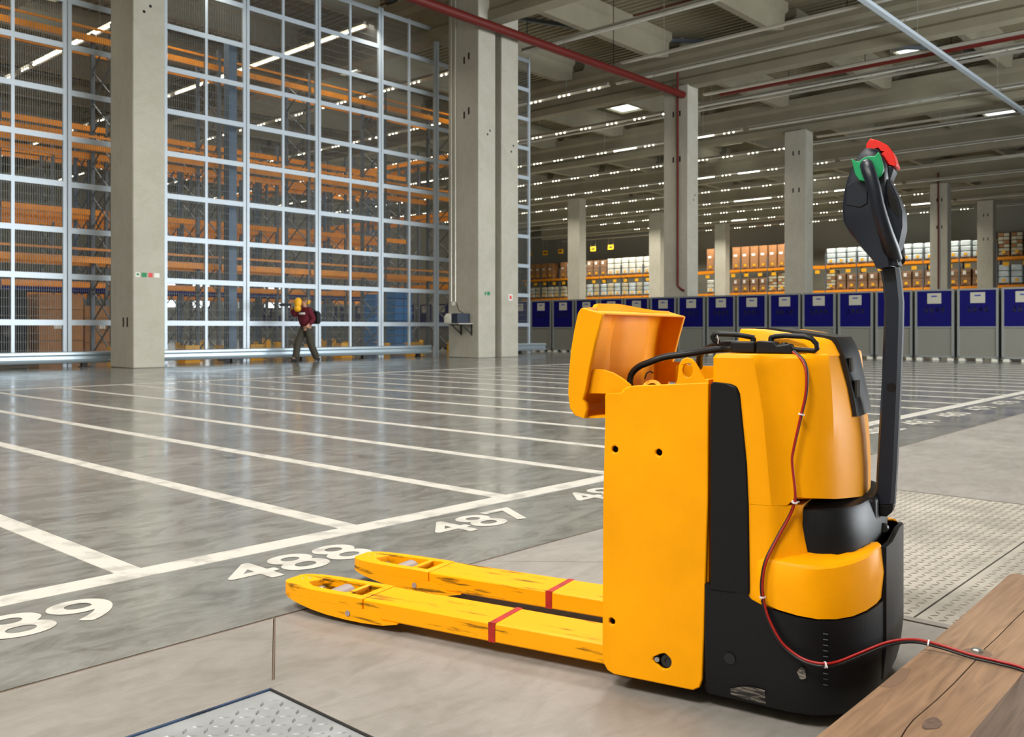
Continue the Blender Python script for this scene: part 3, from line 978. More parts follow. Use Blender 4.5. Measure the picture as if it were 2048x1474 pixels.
# ------------------------------------------------------------------ light trunking lines
LX = [28.6 + 5.375 * k for k in range(-5, 10)]
trunk_lit = MB().box(-0.05, 0.05, 20.9, 62.5, 10.42, 10.50)
trunk_off = MB().box(-0.05, 0.05, -8, 20.6, 10.42, 10.50)
refl = lambda y0, y1: MB().loft([[(-0.16, y, 10.36), (-0.06, y, 10.425), (0.06, y, 10.425), (0.16, y, 10.36), (0.15, y, 10.36), (0.05, y, 10.41), (-0.05, y, 10.41), (-0.15, y, 10.36)] for y in (y0, y1)])
m_tlf, m_rlf = MB().box(-0.05, 0.05, 22.4, 62.5, 10.42, 10.50).mesh('trunking', M_ALU), refl(22.4, 62.5).mesh('reflector', M_ALU)
m_tl, m_to = trunk_lit.mesh('trunking', M_ALU), trunk_off.mesh('trunking', M_ALU)
m_rl, m_ro = refl(20.9, 62.5).mesh('reflector', M_ALU), refl(-8, 20.6).mesh('reflector', M_ALU)
lampm = MB()
for dy in (-0.25, 0.0, 0.25):
    lampm.lathe((0, dy - 0.035, 10.345), (0, 1, 0), [(0, 0.03), (0.06, 0.03)], 6)
m_lamp = lampm.mesh('lamp', M_LAMP)
m_tube = MB().lathe((0, -0.7, 10.35), (0, 1, 0), [(0, 0.03), (1.4, 0.03)], 8).mesh('lamp', M_LAMP)
m_dead = MB().lathe((0, -0.72, 10.35), (0, 1, 0), [(0, 0.022), (1.44, 0.022)], 6).mesh('lamp', M_WRAP)
hang = MB()
for k in range(7):
    hang.bar((0, 23 + 6 * k, 10.5), (0, 23 + 6 * k, 12.748), 0.012, 0.012)
m_hang = hang.mesh('suspension_wires', M_ALU)
for i, x in enumerate(LX):
    t = thing('light_line', 'lit trunking line of fluorescent lamps under the roof, %s from the left' % ordinal(i), 'light', (x, 0, 0), group='lit lamp lines under the roof')
    fenced = x < 25.5
    obj('trunking', m_tlf if fenced else m_tl, t)
    obj('reflector', m_rlf if fenced else m_rl, t)
    obj('suspension_wires', m_hang, t)['kind'] = 'stuff'
    ymax = 62 if x < 60 else 50
    y = 23.12 if fenced else 21.6
    while y < ymax:
        long_tube = rnd.random() < 0.05 or (x < 20 and y < 34)
        lo_ = obj('lamp', m_tube if long_tube else m_lamp, t, (0, y, 0))
        if not long_tube:
            lo_['kind'] = 'stuff'
        y += 1.52
for i, x in enumerate(LX[4:]):
    t = thing('light_line', 'unlit trunking line of lamps above the lanes, %s from the camera' % ordinal(i), 'light', (x, 0, 0), group='unlit lamp lines under the roof')
    obj('trunking', m_to, t)
    obj('reflector', m_ro, t)
    for k in range(12):
        obj('lamp', m_dead, t, (0, 19.6 - 1.52 * k, 0))
# extra cable trays parallel to the lamp lines
for i, (x, z, y0, y1) in enumerate(((26.4, 10.3, -8, 18.7), (31.9, 10.2, -8, 18.6), (42.6, 10.2, -8, 18.6), (36.6, 10.9, -8, 60))):
    t = thing('cable_tray', 'narrow metal cable tray hung under the roof, %s from the camera' % ordinal(i), 'cable tray', (x, 0, z), group='cable trays under the roof')
    MB().plate([(-0.09, 0), (0.09, 0), (0.09, 0.07), (0.08, 0.07), (0.08, 0.01), (-0.08, 0.01), (-0.08, 0.07), (-0.09, 0.07)], [], 'y', y0, y1).build('tray', M_ALU, t)
    for y in range(int(y0) + 1, int(y1), 4):
        MB().bar((0.085, y, 0.05), (0.085, y, 12.69 - z), 0.012, 0.012).build('hanger', M_ALU, t)
# sprinkler pipes
for i, (pts, r) in enumerate(((([(-11, 18.95, 10.10), (30.9, 18.95, 10.10)]), 0.14), (([(33.2, -8, 10.55), (33.2, 18.6, 10.55)]), 0.14), (([(31.75, -8, 10.98), (31.75, 18.7, 10.98)]), 0.04))):
    t = thing('sprinkler_pipe', ['dark red sprinkler main crossing to the tall column', 'dark red sprinkler pipe running above the lanes', 'thin red sprinkler branch pipe along the roof beam'][i], 'pipe')
    MB().tube(pts, r, 10).build('pipe', M_REDP, t, smooth=50)
    a, b = Vector(pts[0]), Vector(pts[1])
    for k in range(1, 9):
        p = a.lerp(b, k / 9)
        MB().bar(p, p + Vector((0, 0, 12.68 - p.z)), 0.02, 0.02).build('hanger', M_DKSTEEL, t)
for i, (x, y0, y1) in enumerate(((27.4, 12, 18.9), (24.0, 15, 23), (36.3, 22, 30))):
    t = thing('sprinkler_branch', 'thin sprinkler branch pipe under the roof sheet, %s from the camera' % ordinal(i), 'pipe')
    MB().tube([(x, y0, 12.3), (x, y1, 12.3)], 0.03, 6).build('pipe', M_REDP, t)
    for k in range(3):
        y = y0 + 1 + k * 2.4
        MB().lathe((x, y, 12.2), (0, 0, 1), [(0, 0.05), (0.03, 0.03), (0.1, 0.02)], 8).build('sprinkler_head', M_REDP, t)
t = thing('conduit_duct', 'straight pale duct crossing the roof at upper right', 'duct')
MB().box(14, 80, 9.65, 9.82, 10.05, 10.16).build('duct', M_GALV, t)
for k in range(14):
    MB().bar((16 + 4.6 * k, 9.735, 10.16), (16 + 4.6 * k, 9.735, 12.69), 0.012, 0.012).build('hanger', M_ALU, t)

# ------------------------------------------------------------------ pallet truck
# local frame: +x towards the tiller, -x towards the fork tips, y across, z up
TR = thing('pallet_truck', 'yellow and black electric pallet truck with its battery cover open', 'pallet truck', (2.2096, 1.1128, 0), math.radians(-77.3))


def mirror(pts):
    """near half outline (y<0, front to rear) -> full closed outline"""
    return list(pts) + [(x, -y) + tuple(r) for x, y, *r in reversed(pts) if abs(y) > 1e-6]


def circle(cx, cy, r, n=16, a0=0.0):
    return [(cx + r * math.cos(a0 + 2 * math.pi * k / n), cy + r * math.sin(a0 + 2 * math.pi * k / n)) for k in range(n)]


# --- battery box
PANEL = [(-0.312, 0.739), (-0.272, 0.741), (-0.264, 0.751), (-0.250, 0.758), (-0.236, 0.760), (-0.049, 0.773), (-0.049, 0.682), (-0.050, 0.496), (-0.060, 0.173), (-0.064, 0.070),
         (-0.070, 0.050), (-0.087, 0.040), (-0.29, 0.040), (-0.307, 0.047), (-0.318, 0.064), (-0.321, 0.086), (-0.319, 0.471)]
hexes = [circle(x, z, 0.0095, 6, 0.5) for x, z in ((-0.287, 0.600), (-0.172, 0.600), (-0.295, 0.171))]
key = [(-0.159 + 0.019 * math.cos(a), 0.096 + 0.019 * math.sin(a)) for a in [math.radians(d) for d in range(-140, 141, 20)]] + [(-0.183, 0.104), (-0.188, 0.096), (-0.183, 0.088)]
MB().plate(PANEL, hexes + [key], 'y', -0.317, -0.305).build('side_panel', M_TYEL, TR, bevel=0.003)
MB().plate(PANEL, [], 'y', 0.305, 0.317).build('side_panel', M_TYEL, TR, bevel=0.003)
MB().box(-0.319, -0.309, -0.304, 0.304, 0.05, 0.735).build('fork_side_plate', M_TYEL, TR, bevel=0.002)
MB().box(-0.30, -0.06, -0.296, 0.296, 0.06, 0.70).build('battery', M_HOLE, TR)
MB().box(-0.062, -0.052, -0.304, 0.304, 0.05, 0.78).build('tiller_side_plate', M_TYEL, TR, bevel=0.002)
pv = MB().lathe((-0.152, -0.304, 0.096), (0, -1, 0), [(0, 0.016), (0.006, 0.016), (0.006, 0.008), (0.003, 0.006)], 18).build('pivot_boss', M_DKSTEEL, TR, smooth=40)
MB().lathe((-0.178, -0.304, 0.096), (0, -1, 0), [(0, 0.0062), (0.009, 0.0062)], 14).build('lock_pin', M_STEEL, TR, smooth=40)
# tray: inner rim and far wall seen above the panel
MB().box(-0.31, -0.06, 0.2, 0.21, 0.70, 0.79).build('tray_wall', M_TYEL, TR)
MB().box(-0.31, -0.06, -0.05, 0.05, 0.70, 0.715).build('battery_strap', M_TYEL, TR)
for i in range(4):
    for j in range(2):
        cp = MB().lathe((-0.26 + i * 0.055, -0.18 + j * 0.26, 0.70), (0, 0, 1), [(0, 0.022), (0.02, 0.022), (0.026, 0.015)], 14).build('cell_cap', M_PLUG, TR, smooth=40)
rg = MB().lathe((-0.205, -0.27, 0.745), (0.15, -1, 0.5), [(0, 0.026), (0.012, 0.026), (0.012, 0.017), (0.0, 0.017)], 20).build('filler_ring', M_TYEL, TR, smooth=40)
MB().lathe((-0.205, -0.268, 0.744), (0.15, -1, 0.5), [(0, 0.0165), (0.008, 0.0165)], 16).build('filler_cap', M_PLUG, rg, smooth=40)
EYE = [(-0.136, 0.765), (-0.130, 0.775), (-0.128, 0.792), (-0.126, 0.812), (-0.118, 0.826), (-0.107, 0.831), (-0.095, 0.828), (-0.086, 0.819), (-0.076, 0.803), (-0.054, 0.772), (-0.054, 0.765)]
eye_hole = [(-0.104 + 0.0125 * math.cos(a), 0.800 + 0.017 * math.sin(a)) for a in [k * math.pi / 9 for k in range(18)]]
MB().plate(EYE, [eye_hole], 'y', -0.304, -0.292).build('lifting_eye', M_TYEL, TR, bevel=0.0025)
MB().plate(EYE, [eye_hole], 'y', 0.292, 0.304).build('lifting_eye', M_TYEL, TR, bevel=0.0025)
MB().lathe((-0.062, -0.12, 0.80), (0.3, -1, 0.1), [(0, 0.018), (0.03, 0.02), (0.05, 0.012)], 14).build('battery_terminal', M_PLUG, TR, smooth=40)

# --- open battery cover: a shell tipped over towards the forks
CP = [(-0.318, 0.676), (-0.368, 0.672), (-0.398, 0.680), (-0.411, 0.697), (-0.416, 0.735), (-0.414, 0.785), (-0.408, 0.845), (-0.398, 0.900), (-0.388, 0.940), (-0.380, 0.9515), (-0.366, 0.955)]
CPi = [(-0.318, 0.681), (-0.367, 0.677), (-0.395, 0.684), (-0.406, 0.699), (-0.411, 0.735), (-0.409, 0.785), (-0.403, 0.845), (-0.393, 0.900), (-0.383, 0.937), (-0.377, 0.946), (-0.366, 0.949)]
cov = MB().loft([[(x, y, z) for x, z in CP + CPi[::-1]] for y in (-0.302, 0.302)]).build('battery_cover', M_TYEL, TR, smooth=35)
SIDE = CP[1:-1] + [(-0.372, 0.953), (-0.318, 0.938), (-0.338, 0.870), (-0.355, 0.800), (-0.366, 0.742), (-0.374, 0.720), (-0.366, 0.712), (-0.362, 0.698)]
MB().plate(SIDE, [], 'y', -0.318, -0.302).build('cover_side', M_TYEL, cov, bevel=0.003)
MB().plate(SIDE, [], 'y', 0.302, 0.318).build('cover_side', M_TYEL, cov, bevel=0.003)
MB().loft([[(-0.380, y, 0.950), (-0.318 + dx, y, 0.940), (-0.318 + dx, y, 0.935), (-0.380, y, 0.944)] for y, dx in ((-0.302, 0.0), (0.0, 0.008), (0.302, 0.0))]).build('cover_end_wall', M_TYEL, cov, bevel=0.0015)
crown = MB().loft([[(-0.385, y, 0.944), (-0.381, y, z), (-0.368, y, z + 0.003), (-0.362, y, 0.948)] for y, z in ((-0.25, 0.950), (-0.235, 0.963), (-0.1, 0.965), (-0.03, 0.962), (0.06, 0.957), (0.16, 0.953), (0.3, 0.949))]).build('cover_crown', M_TYEL, cov, smooth=40)
# pressed ribs on the inner face
for yc, w, dk in ((-0.18, 0.085, 0.5), (0.06, 0.14, 0.8)):
    rings = []
    for z, d in ((0.69, 0.004), (0.72, 0.012), (0.80, 0.022), (0.88, 0.024), (0.944, 0.016)):
        xw = -0.409 if z < 0.8 else -0.409 + (z - 0.8) * 0.18
        rings.append([(xw - 0.003, yc - w, z), (xw + dk * d * 0.1, yc - w * 0.9, z), (xw + dk * d * 0.5, yc - w * 0.75, z), (xw + dk * d * 0.9, yc - w * 0.6, z), (xw + dk * d, yc - w * 0.4, z), (xw + dk * d, yc + w * 0.4, z),
                      (xw + dk * d * 0.9, yc + w * 0.6, z), (xw + dk * d * 0.5, yc + w * 0.75, z), (xw + dk * d * 0.1, yc + w * 0.9, z), (xw - 0.003, yc + w, z)])
    MB().loft(rings).build('pressed_rib', M_TYEL, cov, smooth=60)
for y in (-0.298, 0.286):
    arm = [(-0.368, 0.735), (-0.36, 0.790), (-0.355, 0.798), (-0.325, 0.797), (-0.300, 0.790), (-0.272, 0.775), (-0.252, 0.760), (-0.25, 0.742), (-0.29, 0.736)]
    MB().plate(arm, [], 'y', y, y + 0.008).build('hinge_arm', M_TYEL, cov, bevel=0.002)

# --- forks
def fork(y0, y1, near):
    yc = (y0 + y1) / 2
    w = (y1 - y0) / 2
    tip = []
    tipw = lambda t: w * (1.0 - 0.62 * t ** 2.4)
    prof = [(-1.135, 1.0), (-1.20, 1.0), (-1.28, 1.0), (-1.34, 0.975), (-1.385, 0.93), (-1.425, 0.855), (-1.455, 0.75), (-1.474, 0.61), (-1.484, 0.42)]
    outl = [(x, yc - w * k) for x, k in prof] + [(x, yc + w * k) for x, k in reversed(prof)]
    wheel = [(-1.405, yc - 0.018), (-1.385, yc + 0.036), (-1.355, yc + 0.05), (-1.265, yc + 0.052), (-1.222, yc + 0.052), (-1.222, yc - 0.05), (-1.27, yc - 0.05), (-1.36, yc - 0.045)]
    slot = [(-1.205, yc - 0.05), (-1.205, yc + 0.052), (-1.160, yc + 0.052), (-1.160, yc - 0.05)]
    f = MB().box(-1.135, -0.31, y0 + 0.003, y1 - 0.003, 0.032, 0.086).build('fork', M_TYELW, TR, bevel=0.005)
    MB().plate(outl, [wheel, slot], 'z', 0.055, 0.087).build('fork_tip', M_TYELW, f, bevel=0.006)
    # side cheeks curving up towards the nose
    def under(x):
        t = max(0.0, (-x - 1.20) / 0.284)
        return 0.014 + 0.034 * t ** 1.7
    for s in (-1, 1):
        rings = []
        for x, k in [(-1.005, 1.0), (-1.06, 1.0)] + prof:
            zt = 0.0555 if x < -1.13 else 0.033
            zb = 0.030 if x > -1.02 else (0.018 if x > -1.1 else under(x))
            yo, yi = yc + s * w * k, yc + s * (w * k - 0.028)
            rings.append([(x, yo, zb), (x, yo, zt), (x, yi, zt), (x, yi, zb)])
        MB().loft(rings).build('fork_cheek', M_TYELW, f, smooth=30)
    MB().plate([(-1.42, yc - 0.03), (-1.36, yc + 0.054), (-1.155, yc + 0.054), (-1.155, yc - 0.052), (-1.37, yc - 0.052)], [], 'z', 0.022, 0.026).build('well_shade_plate', M_HOLE, f)  # dark sheet added as the shade inside the open roller well
    MB().lathe((-1.191, yc - w - 0.002, 0.035), (0, 1, 0), [(0, 0.009), (2 * w + 0.004, 0.009)], 14).build('axle', M_ROLL, f, smooth=40)
    MB().lathe((-1.29, yc - 0.046, 0.041), (0, 1, 0), [(0, 0.034), (0.004, 0.04), (0.088, 0.04), (0.092, 0.034)], 24).build('load_roller', M_ROLL, f, smooth=40)
    MB().lathe((-1.385, yc - 0.028, 0.047), (0, 1, 0), [(0, 0.02), (0.056, 0.02)], 18).build('entry_roller', M_STEEL, f, smooth=40)
    MB().tube([(-1.18, yc - 0.05, 0.05), (-1.175, yc + 0.05, 0.05)], 0.016, 10).build('link_rod', M_DKSTEEL, f, smooth=50)
    for x in (-1.432, -1.448):
        MB().lathe((x, yc + 0.012 + (x + 1.44), 0.087), (0, 0, 1), [(0, 0.004), (0.0012, 0.003)], 10).build('rivet', M_STEEL, f)
    MB().box(-0.691, -0.671, y0 + 0.001, y1 - 0.001, 0.0862, 0.0872).box(-0.694, -0.672, y0 + 0.0012, y0 + 0.0026, 0.033, 0.0872).build('red_tape', M_REDTAPE, f)
    return f


fork(-0.252, -0.092, True)
fork(0.093, 0.255, False)

# --- drive unit hood
def hood_half(z, xr, xc, xb, k=1.0):
    return [(-0.038, -0.312 * k), (-0.030, -0.318 * k), (xr - 0.012, -0.3185 * k), (xr, -0.3165 * k), (xr + 0.012, -0.307 * k), (xr + 0.03, -0.294 * k), (xc, -0.287 * k), (xc + 0.022, -0.283 * k), (xc + 0.05, -0.268 * k),
            (xc + 0.078, -0.238 * k), (xb - 0.022, -0.19 * k), (xb - 0.009, -0.12 * k), (xb - 0.002, -0.06 * k), (xb, 0.0)]


levels = [(0.497, 0.098, 0.146, 0.264), (0.56, 0.092, 0.145, 0.264), (0.64, 0.085, 0.143, 0.260), (0.70, 0.080, 0.141, 0.254), (0.76, 0.070, 0.138, 0.243), (0.81, 0.061, 0.134, 0.230), (0.832, 0.057, 0.132, 0.225)]
levels = [(z, a, b, c - 0.005) for z, a, b, c in levels]
rings = [[(x, y, z) for x, y in mirror(hood_half(z, a, b, c))] for z, a, b, c in levels]
rings[0] = [(x, y, 0.486 + 0.030 * min(1.0, abs(y) / 0.28) if x > 0.13 else 0.497) for x, y, z in rings[0]]
rings.append([(x if x > 0 else x + 0.004, y * 0.985, 0.8395) for x, y in mirror(hood_half(0.84, 0.0555, 0.130, 0.221))])
rings.append([(x if x > 0 else x + 0.010, y * 0.96, 0.8415) for x, y in mirror(hood_half(0.84, 0.054, 0.127, 0.216))])
hood = MB().loft(rings).build('drive_hood', M_TYEL, TR, smooth=28)
# raised middle of the hood
hump_b = [(-0.012, -0.205), (0.0, -0.214), (0.06, -0.236), (0.12, -0.252), (0.155, -0.248), (0.185, -0.222), (0.206, -0.17), (0.217, -0.09), (0.2215, 0.0)]
hump_t = [(-0.006, -0.196), (0.004, -0.203), (0.06, -0.214), (0.115, -0.222), (0.148, -0.214), (0.172, -0.188), (0.19, -0.14), (0.20, -0.075), (0.204, 0.0)]
zt = lambda x, d: 0.9 - d - 0.028 * max(0.0, (x - 0.04) / 0.165) ** 1.5
rings = [[(x, y, 0.836) for x, y in mirror(hump_b)], [(x * 0.4 + x2 * 0.6, y * 0.4 + y2 * 0.6, zt(x2, 0.014)) for (x, y), (x2, y2) in zip(mirror(hump_b), mirror(hump_t))],
         [(x, y, zt(x, 0.004)) for x, y in mirror(hump_t)], [(x * 0.96, y * 0.96, zt(x, 0.0)) for x, y in mirror(hump_t)]]
MB().loft(rings).build('hood_top', M_TYEL, hood, smooth=40)
# black control panel wrapped over the rear of the hood
yp = [-0.115, -0.10, -0.07, -0.03, 0.0, 0.03, 0.07, 0.10, 0.115]
def rear_x(z, y):
    xb = 0.249 if z < 0.70 else (0.249 - (z - 0.70) / 0.135 * 0.029 if z < 0.836 else 0.220 - (z - 0.836) / 0.04 * 0.016)
    t = abs(y) / 0.19
    return xb - 0.022 * t ** 2.2
rows = []
for z in (0.690, 0.72, 0.76, 0.80, 0.836, 0.862):
    rows.append([(rear_x(z, y) + 0.010, y, z) for y in yp])
rows.append([(rear_x(0.866, y) + 0.002, y, 0.8795) for y in yp])
rows.append([(0.15, y * 0.97, 0.8878) for y in yp])
rows.append([(0.05, y * 0.9, 0.9018) for y in yp])
rows.append([(-0.003, y * 0.9, 0.9018) for y in yp])
back = [[(x - 0.018, y, z - (0.01 if i > 5 else 0)) for x, y, z in r] for i, r in enumerate(rows)]
pb = MB()
n0 = len(rows[0])
pb.loft([r + b[::-1] for r, b in zip(rows, back)])
cpn = pb.build('control_panel', M_PANEL, TR, smooth=35)
for y0, y1, za, zb in ((-0.10, -0.05, 0.735, 0.775), (-0.10, -0.05, 0.795, 0.83)):
    MB().plate([(y0, za), (y1, za), (y1, zb), (y0, zb)], [], 'x', rear_x(za, y0) + 0.008, rear_x(za, y0) + 0.013).build('panel_button', M_DKSTEEL, cpn)

# --- black side strips and front column below the hood
STRIP = [(-0.043, 0.286), (-0.043, 0.770), (-0.036, 0.776), (0.006, 0.772), (0.02, 0.766), (0.027, 0.750), (0.034, 0.68), (0.043, 0.59), (0.047, 0.50), (0.050, 0.31), (0.050, 0.292), (0.044, 0.286)]
for s in (-1, 1):
    MB().plate(STRIP, [], 'y', s * 0.306, s * 0.3235).build('side_strip', M_TBLK, TR, bevel=0.006)
colr = [(-0.036, -0.312), (-0.03, -0.3175), (0.086, -0.3178), (0.098, -0.3165), (0.112, -0.306), (0.128, -0.292), (0.146, -0.284), (0.156, -0.27), (0.158, -0.22)]
colb = [(-0.036, -0.312), (-0.03, -0.3175), (0.086, -0.3185), (0.10, -0.3185), (0.118, -0.312), (0.136, -0.302), (0.156, -0.292), (0.175, -0.275), (0.18, -0.22)]
MB().loft([[(x, y, 0.262) for x, y in mirror(colb)], [(x, y, 0.36) for x, y in mirror(colb)], [(x * .5 + x2 * .5, y * .5 + y2 * .5, 0.405) for (x, y), (x2, y2) in zip(mirror(colr), mirror(colb))],
           [(x, y, 0.45) for x, y in mirror(colr)], [(x, y, 0.4965) for x, y in mirror(colr)]]).build('hood_column', M_TYEL, TR, smooth=35)

# --- yellow wheel cover
WC = [(0.048, -0.310, 0.292, 0.372), (0.078, -0.3195, 0.273, 0.374), (0.115, -0.3255, 0.264, 0.373), (0.16, -0.327, 0.258, 0.371), (0.20, -0.318, 0.254, 0.371), (0.235, -0.298, 0.254, 0.375), (0.265, -0.268, 0.257, 0.381),
      (0.288, -0.23, 0.263, 0.388), (0.303, -0.19, 0.270, 0.394), (0.311, -0.155, 0.278, 0.398)]
IN = [(0.075, -0.262, 0.43), (0.095, -0.262, 0.418), (0.12, -0.258, 0.408), (0.15, -0.25, 0.400), (0.18, -0.24, 0.397), (0.21, -0.226, 0.397), (0.237, -0.205, 0.397), (0.258, -0.18, 0.397), (0.272, -0.158, 0.397), (0.28, -0.14, 0.398)]
for s in (-1, 1):
    r0 = [(x - 0.012, s * -(y + 0.012), zb) for x, y, zb, zt_ in WC]
    r1 = [(x, s * -y, zb + 0.003) for x, y, zb, zt_ in WC]
    r2 = [(x + (0.004 if x > .2 else 0), s * -(y - 0.002), (zb + zt_) / 2) for x, y, zb, zt_ in WC]
    r3 = [(x, s * -y, zt_ - 0.006) for x, y, zb, zt_ in WC]
    r4 = [(x - 0.003, s * -(y + 0.004), zt_) for x, y, zb, zt_ in WC]
    r5 = [(x - 0.010, s * -(y + 0.012), zt_ + 0.003) for x, y, zb, zt_ in WC]
    r6 = [(x, s * -y, z) for x, y, z in IN]
    o = MB().loft([r0, r1, r2, r3, r4, r5, r6], closed=False).build('wheel_cover', M_TYEL, TR, smooth=32)
    sd = o.modifiers.new('thickness', 'SOLIDIFY')
    sd.thickness = 0.004
    sd.offset = 0

# --- black skirt
SK = [(-0.062, -0.312, 0.30), (-0.055, -0.3195, 0.30), (0.0, -0.322, 0.30), (0.04, -0.3235, 0.298), (0.056, -0.325, 0.281), (0.08, -0.327, 0.272), (0.115, -0.330, 0.264), (0.16, -0.3315, 0.258), (0.20, -0.323, 0.254),
      (0.237, -0.303, 0.254), (0.268, -0.273, 0.257), (0.292, -0.235, 0.263), (0.308, -0.194, 0.270), (0.316, -0.158, 0.275), (0.318, -0.10, 0.27), (0.319, -0.05, 0.27), (0.319, 0.0, 0.27)]
inset = lambda x, y, k: (x - k * max(0, x) * 0.55, y * (1 - k * 0.55))
rings = []
for z, k in ((0.030, 0.16), (0.036, 0.10), (0.055, 0.05), (0.10, 0.015), (0.16, 0.0)):
    rings.append([(inset(x, y, k)[0], inset(x, y, k)[1], z) for x, y, t in mirror(SK)])
rings.append([(x, y, t - 0.002) for x, y, t in mirror(SK)])
rings.append([(x - 0.02 if x > 0 else x, y * 0.93, t) for x, y, t in mirror(SK)])
MB().loft(rings).build('skirt', M_TBLK, TR, smooth=35)
# recessed hole and scuffs on the skirt
MB().lathe((0.004, -0.3235, 0.135), (0, -1, 0), [(0, 0.013), (0.0012, 0.013)], 20).build('skirt_hole', M_DISPLAY, TR)
M_SCUFF = mat('grey_scuff', (120, 112, 102), 0.8, var=0.6, var_rgb=(34, 34, 36), vscale=40, stretch=(0.5, 1, 4), lo=0.46, hi=0.56)
MB().plate([(0.158, 0.135), (0.168, 0.150), (0.176, 0.145), (0.178, 0.125), (0.166, 0.118)], [], 'y', -0.3325, -0.332).build('scuff', M_SCUFF, TR)
sc_row = [(0.004, 0.318, 0.062, 0.3145, 0.049), (0.03, 0.3215, 0.072, 0.3135, 0.045), (0.055, 0.3245, 0.078, 0.3125, 0.041), (0.085, 0.326, 0.076, 0.3125, 0.040)]
MB().loft([[(x, -ya, za), (x, -yb, zb), (x, -yb + 0.004, zb), (x, -ya + 0.004, za)] for x, ya, za, yb, zb in sc_row]).build('scuff', M_SCUFF, TR)
# embossed ruler marks
for k in range(10):
    MB().box(0.212, 0.222, -0.320, -0.318, 0.225 - k * 0.0125, 0.2262 - k * 0.0125).build('height_mark', M_MARK, TR).rotation_euler = (0, 0, 0)
# rear bumper plate
bp_o = [(0.300, -0.165), (0.322, -0.155), (0.330, -0.11), (0.333, 0.0), (0.330, 0.11), (0.322, 0.155), (0.300, 0.165)]
bp_i = [(x - 0.012, y * 0.97) for x, y in bp_o]
rings = []
for z, dx, dt in ((0.045, -0.03, 0), (0.09, -0.008, 0), (0.16, 0.0, 0), (0.40, 0.0, 1)):
    rings.append([(x + dx, y, z + (dt * (0.012 - 0.9 * abs(y) * 0.12))) for x, y in bp_o + bp_i[::-1]])
MB().loft(rings).build('rear_plate', M_TBLK, TR, smooth=35)

# --- tiller base cover
D0 = [(0.110, -0.20), (0.115, -0.262), (0.128, -0.272), (0.185, -0.269), (0.232, -0.252), (0.264, -0.218), (0.284, -0.165), (0.293, -0.10), (0.297, -0.05), (0.298, 0.0)]
D1 = [(0.112, -0.20), (0.117, -0.254), (0.130, -0.262), (0.183, -0.259), (0.224, -0.242), (0.252, -0.207), (0.269, -0.155), (0.276, -0.095), (0.280, -0.05), (0.281, 0.0)]
D2 = [(x * 0.98 + 0.002, y * 0.97) for x, y in D1]
MB().loft([[(x, y, 0.385) for x, y in mirror(D0)], [(x, y, 0.42) for x, y in mirror(D0)], [(x, y, 0.482) for x, y in mirror(D1)], [(x, y, 0.489) for x, y in mirror(D2)],
           [(x * 0.9 + 0.015, y * 0.85, 0.494) for x, y in mirror(D2)]]).build('tiller_base_cover', M_TBLK, TR, smooth=33)
MB().box(0.12, 0.29, -0.08, 0.08, 0.36, 0.492).build('steering_head', M_PLUG, TR, bevel=0.01)

# --- tiller
ti = MB()
PL = [(0.268, 0.487, 0.030), (0.279, 0.470, 0.026), (0.2825, 0.56, 0.0265), (0.290, 0.70, 0.0265), (0.294, 0.775, 0.0265), (0.298, 0.90, 0.027), (0.300, 0.965, 0.027), (0.296, 1.01, 0.0265), (0.290, 1.043, 0.026)]
PR = [(0.310, 0.455), (0.323, 0.473), (0.328, 0.56), (0.334, 0.70), (0.337, 0.775), (0.341, 0.90), (0.342, 0.965), (0.338, 1.01), (0.333, 1.050)]
rings = []
for (xl, zl, w), (xr, zr) in zip(PL[1:], PR[1:]):
    rings.append([(xl, -w * 0.55, zl), (xl + 0.006, -w, zl), (xr - 0.008, -w, zr), (xr, -w * 0.6, zr), (xr, w * 0.6, zr), (xr - 0.008, w, zr), (xl + 0.006, w, zl), (xl, w * 0.55, zl)])
til = MB().loft(rings).build('tiller_pole', M_HANDLE, TR, smooth=35)
MB().plate([(0.279, 0.4695), (0.323, 0.4725), (0.318, 0.452), (0.306, 0.440), (0.290, 0.440), (0.286, 0.40), (0.262, 0.40), (0.262, 0.465)], [], 'y', -0.024, 0.024).build('pole_foot', M_PLUG, til, bevel=0.003)
MB().lathe((0.300, -0.024, 0.413), (0, -1, 0), [(0, 0.012), (0.01, 0.01)], 14).build('pivot_bolt', M_DKSTEEL, til, smooth=40)
MB().lathe((0.317, -0.0255, 0.757), (0, -1, 0), [(0, 0.011), (0.002, 0.011), (0.0021, 0.008)], 18).build('pole_screw_recess', M_DISPLAY, til, smooth=40)

# head: casing, spine, handles, switches
CASE = [(0.291, 1.046), (0.281, 1.066), (0.252, 1.097), (0.222, 1.135), (0.206, 1.165), (0.204, 1.20), (0.207, 1.235), (0.216, 1.272), (0.228, 1.302), (0.247, 1.335), (0.262, 1.346), (0.29, 1.34), (0.312, 1.30), (0.313, 1.262), (0.312, 1.20), (0.316, 1.12), (0.325, 1.05)]
rings = []
for y, k in ((-0.058, 0.80), (-0.052, 0.93), (-0.03, 1.0), (0.03, 1.0), (0.052, 0.93), (0.058, 0.80)):
    rings.append([(0.272 + (x - 0.272) * k, y, 1.18 + (z - 1.18) * (0.55 + 0.45 * k) if z > 1.12 else z) for x, z in CASE])
head = MB().loft(rings).build('tiller_head', M_HANDLE, TR, smooth=40)
ACC = [(0.216, 1.205), (0.218, 1.25), (0.235, 1.262), (0.268, 1.255), (0.268, 1.205), (0.252, 1.196)]
MB().plate(ACC, [], 'y', -0.0605, -0.056).build('access_cover', M_HANDLE, head, bevel=0.002)
SPINE = [(0.318, 1.050), (0.335, 1.054), (0.331, 1.086), (0.337, 1.105), (0.345, 1.145), (0.3445, 1.182), (0.337, 1.21), (0.327, 1.235), (0.315, 1.262), (0.305, 1.262), (0.302, 1.2), (0.305, 1.13)]
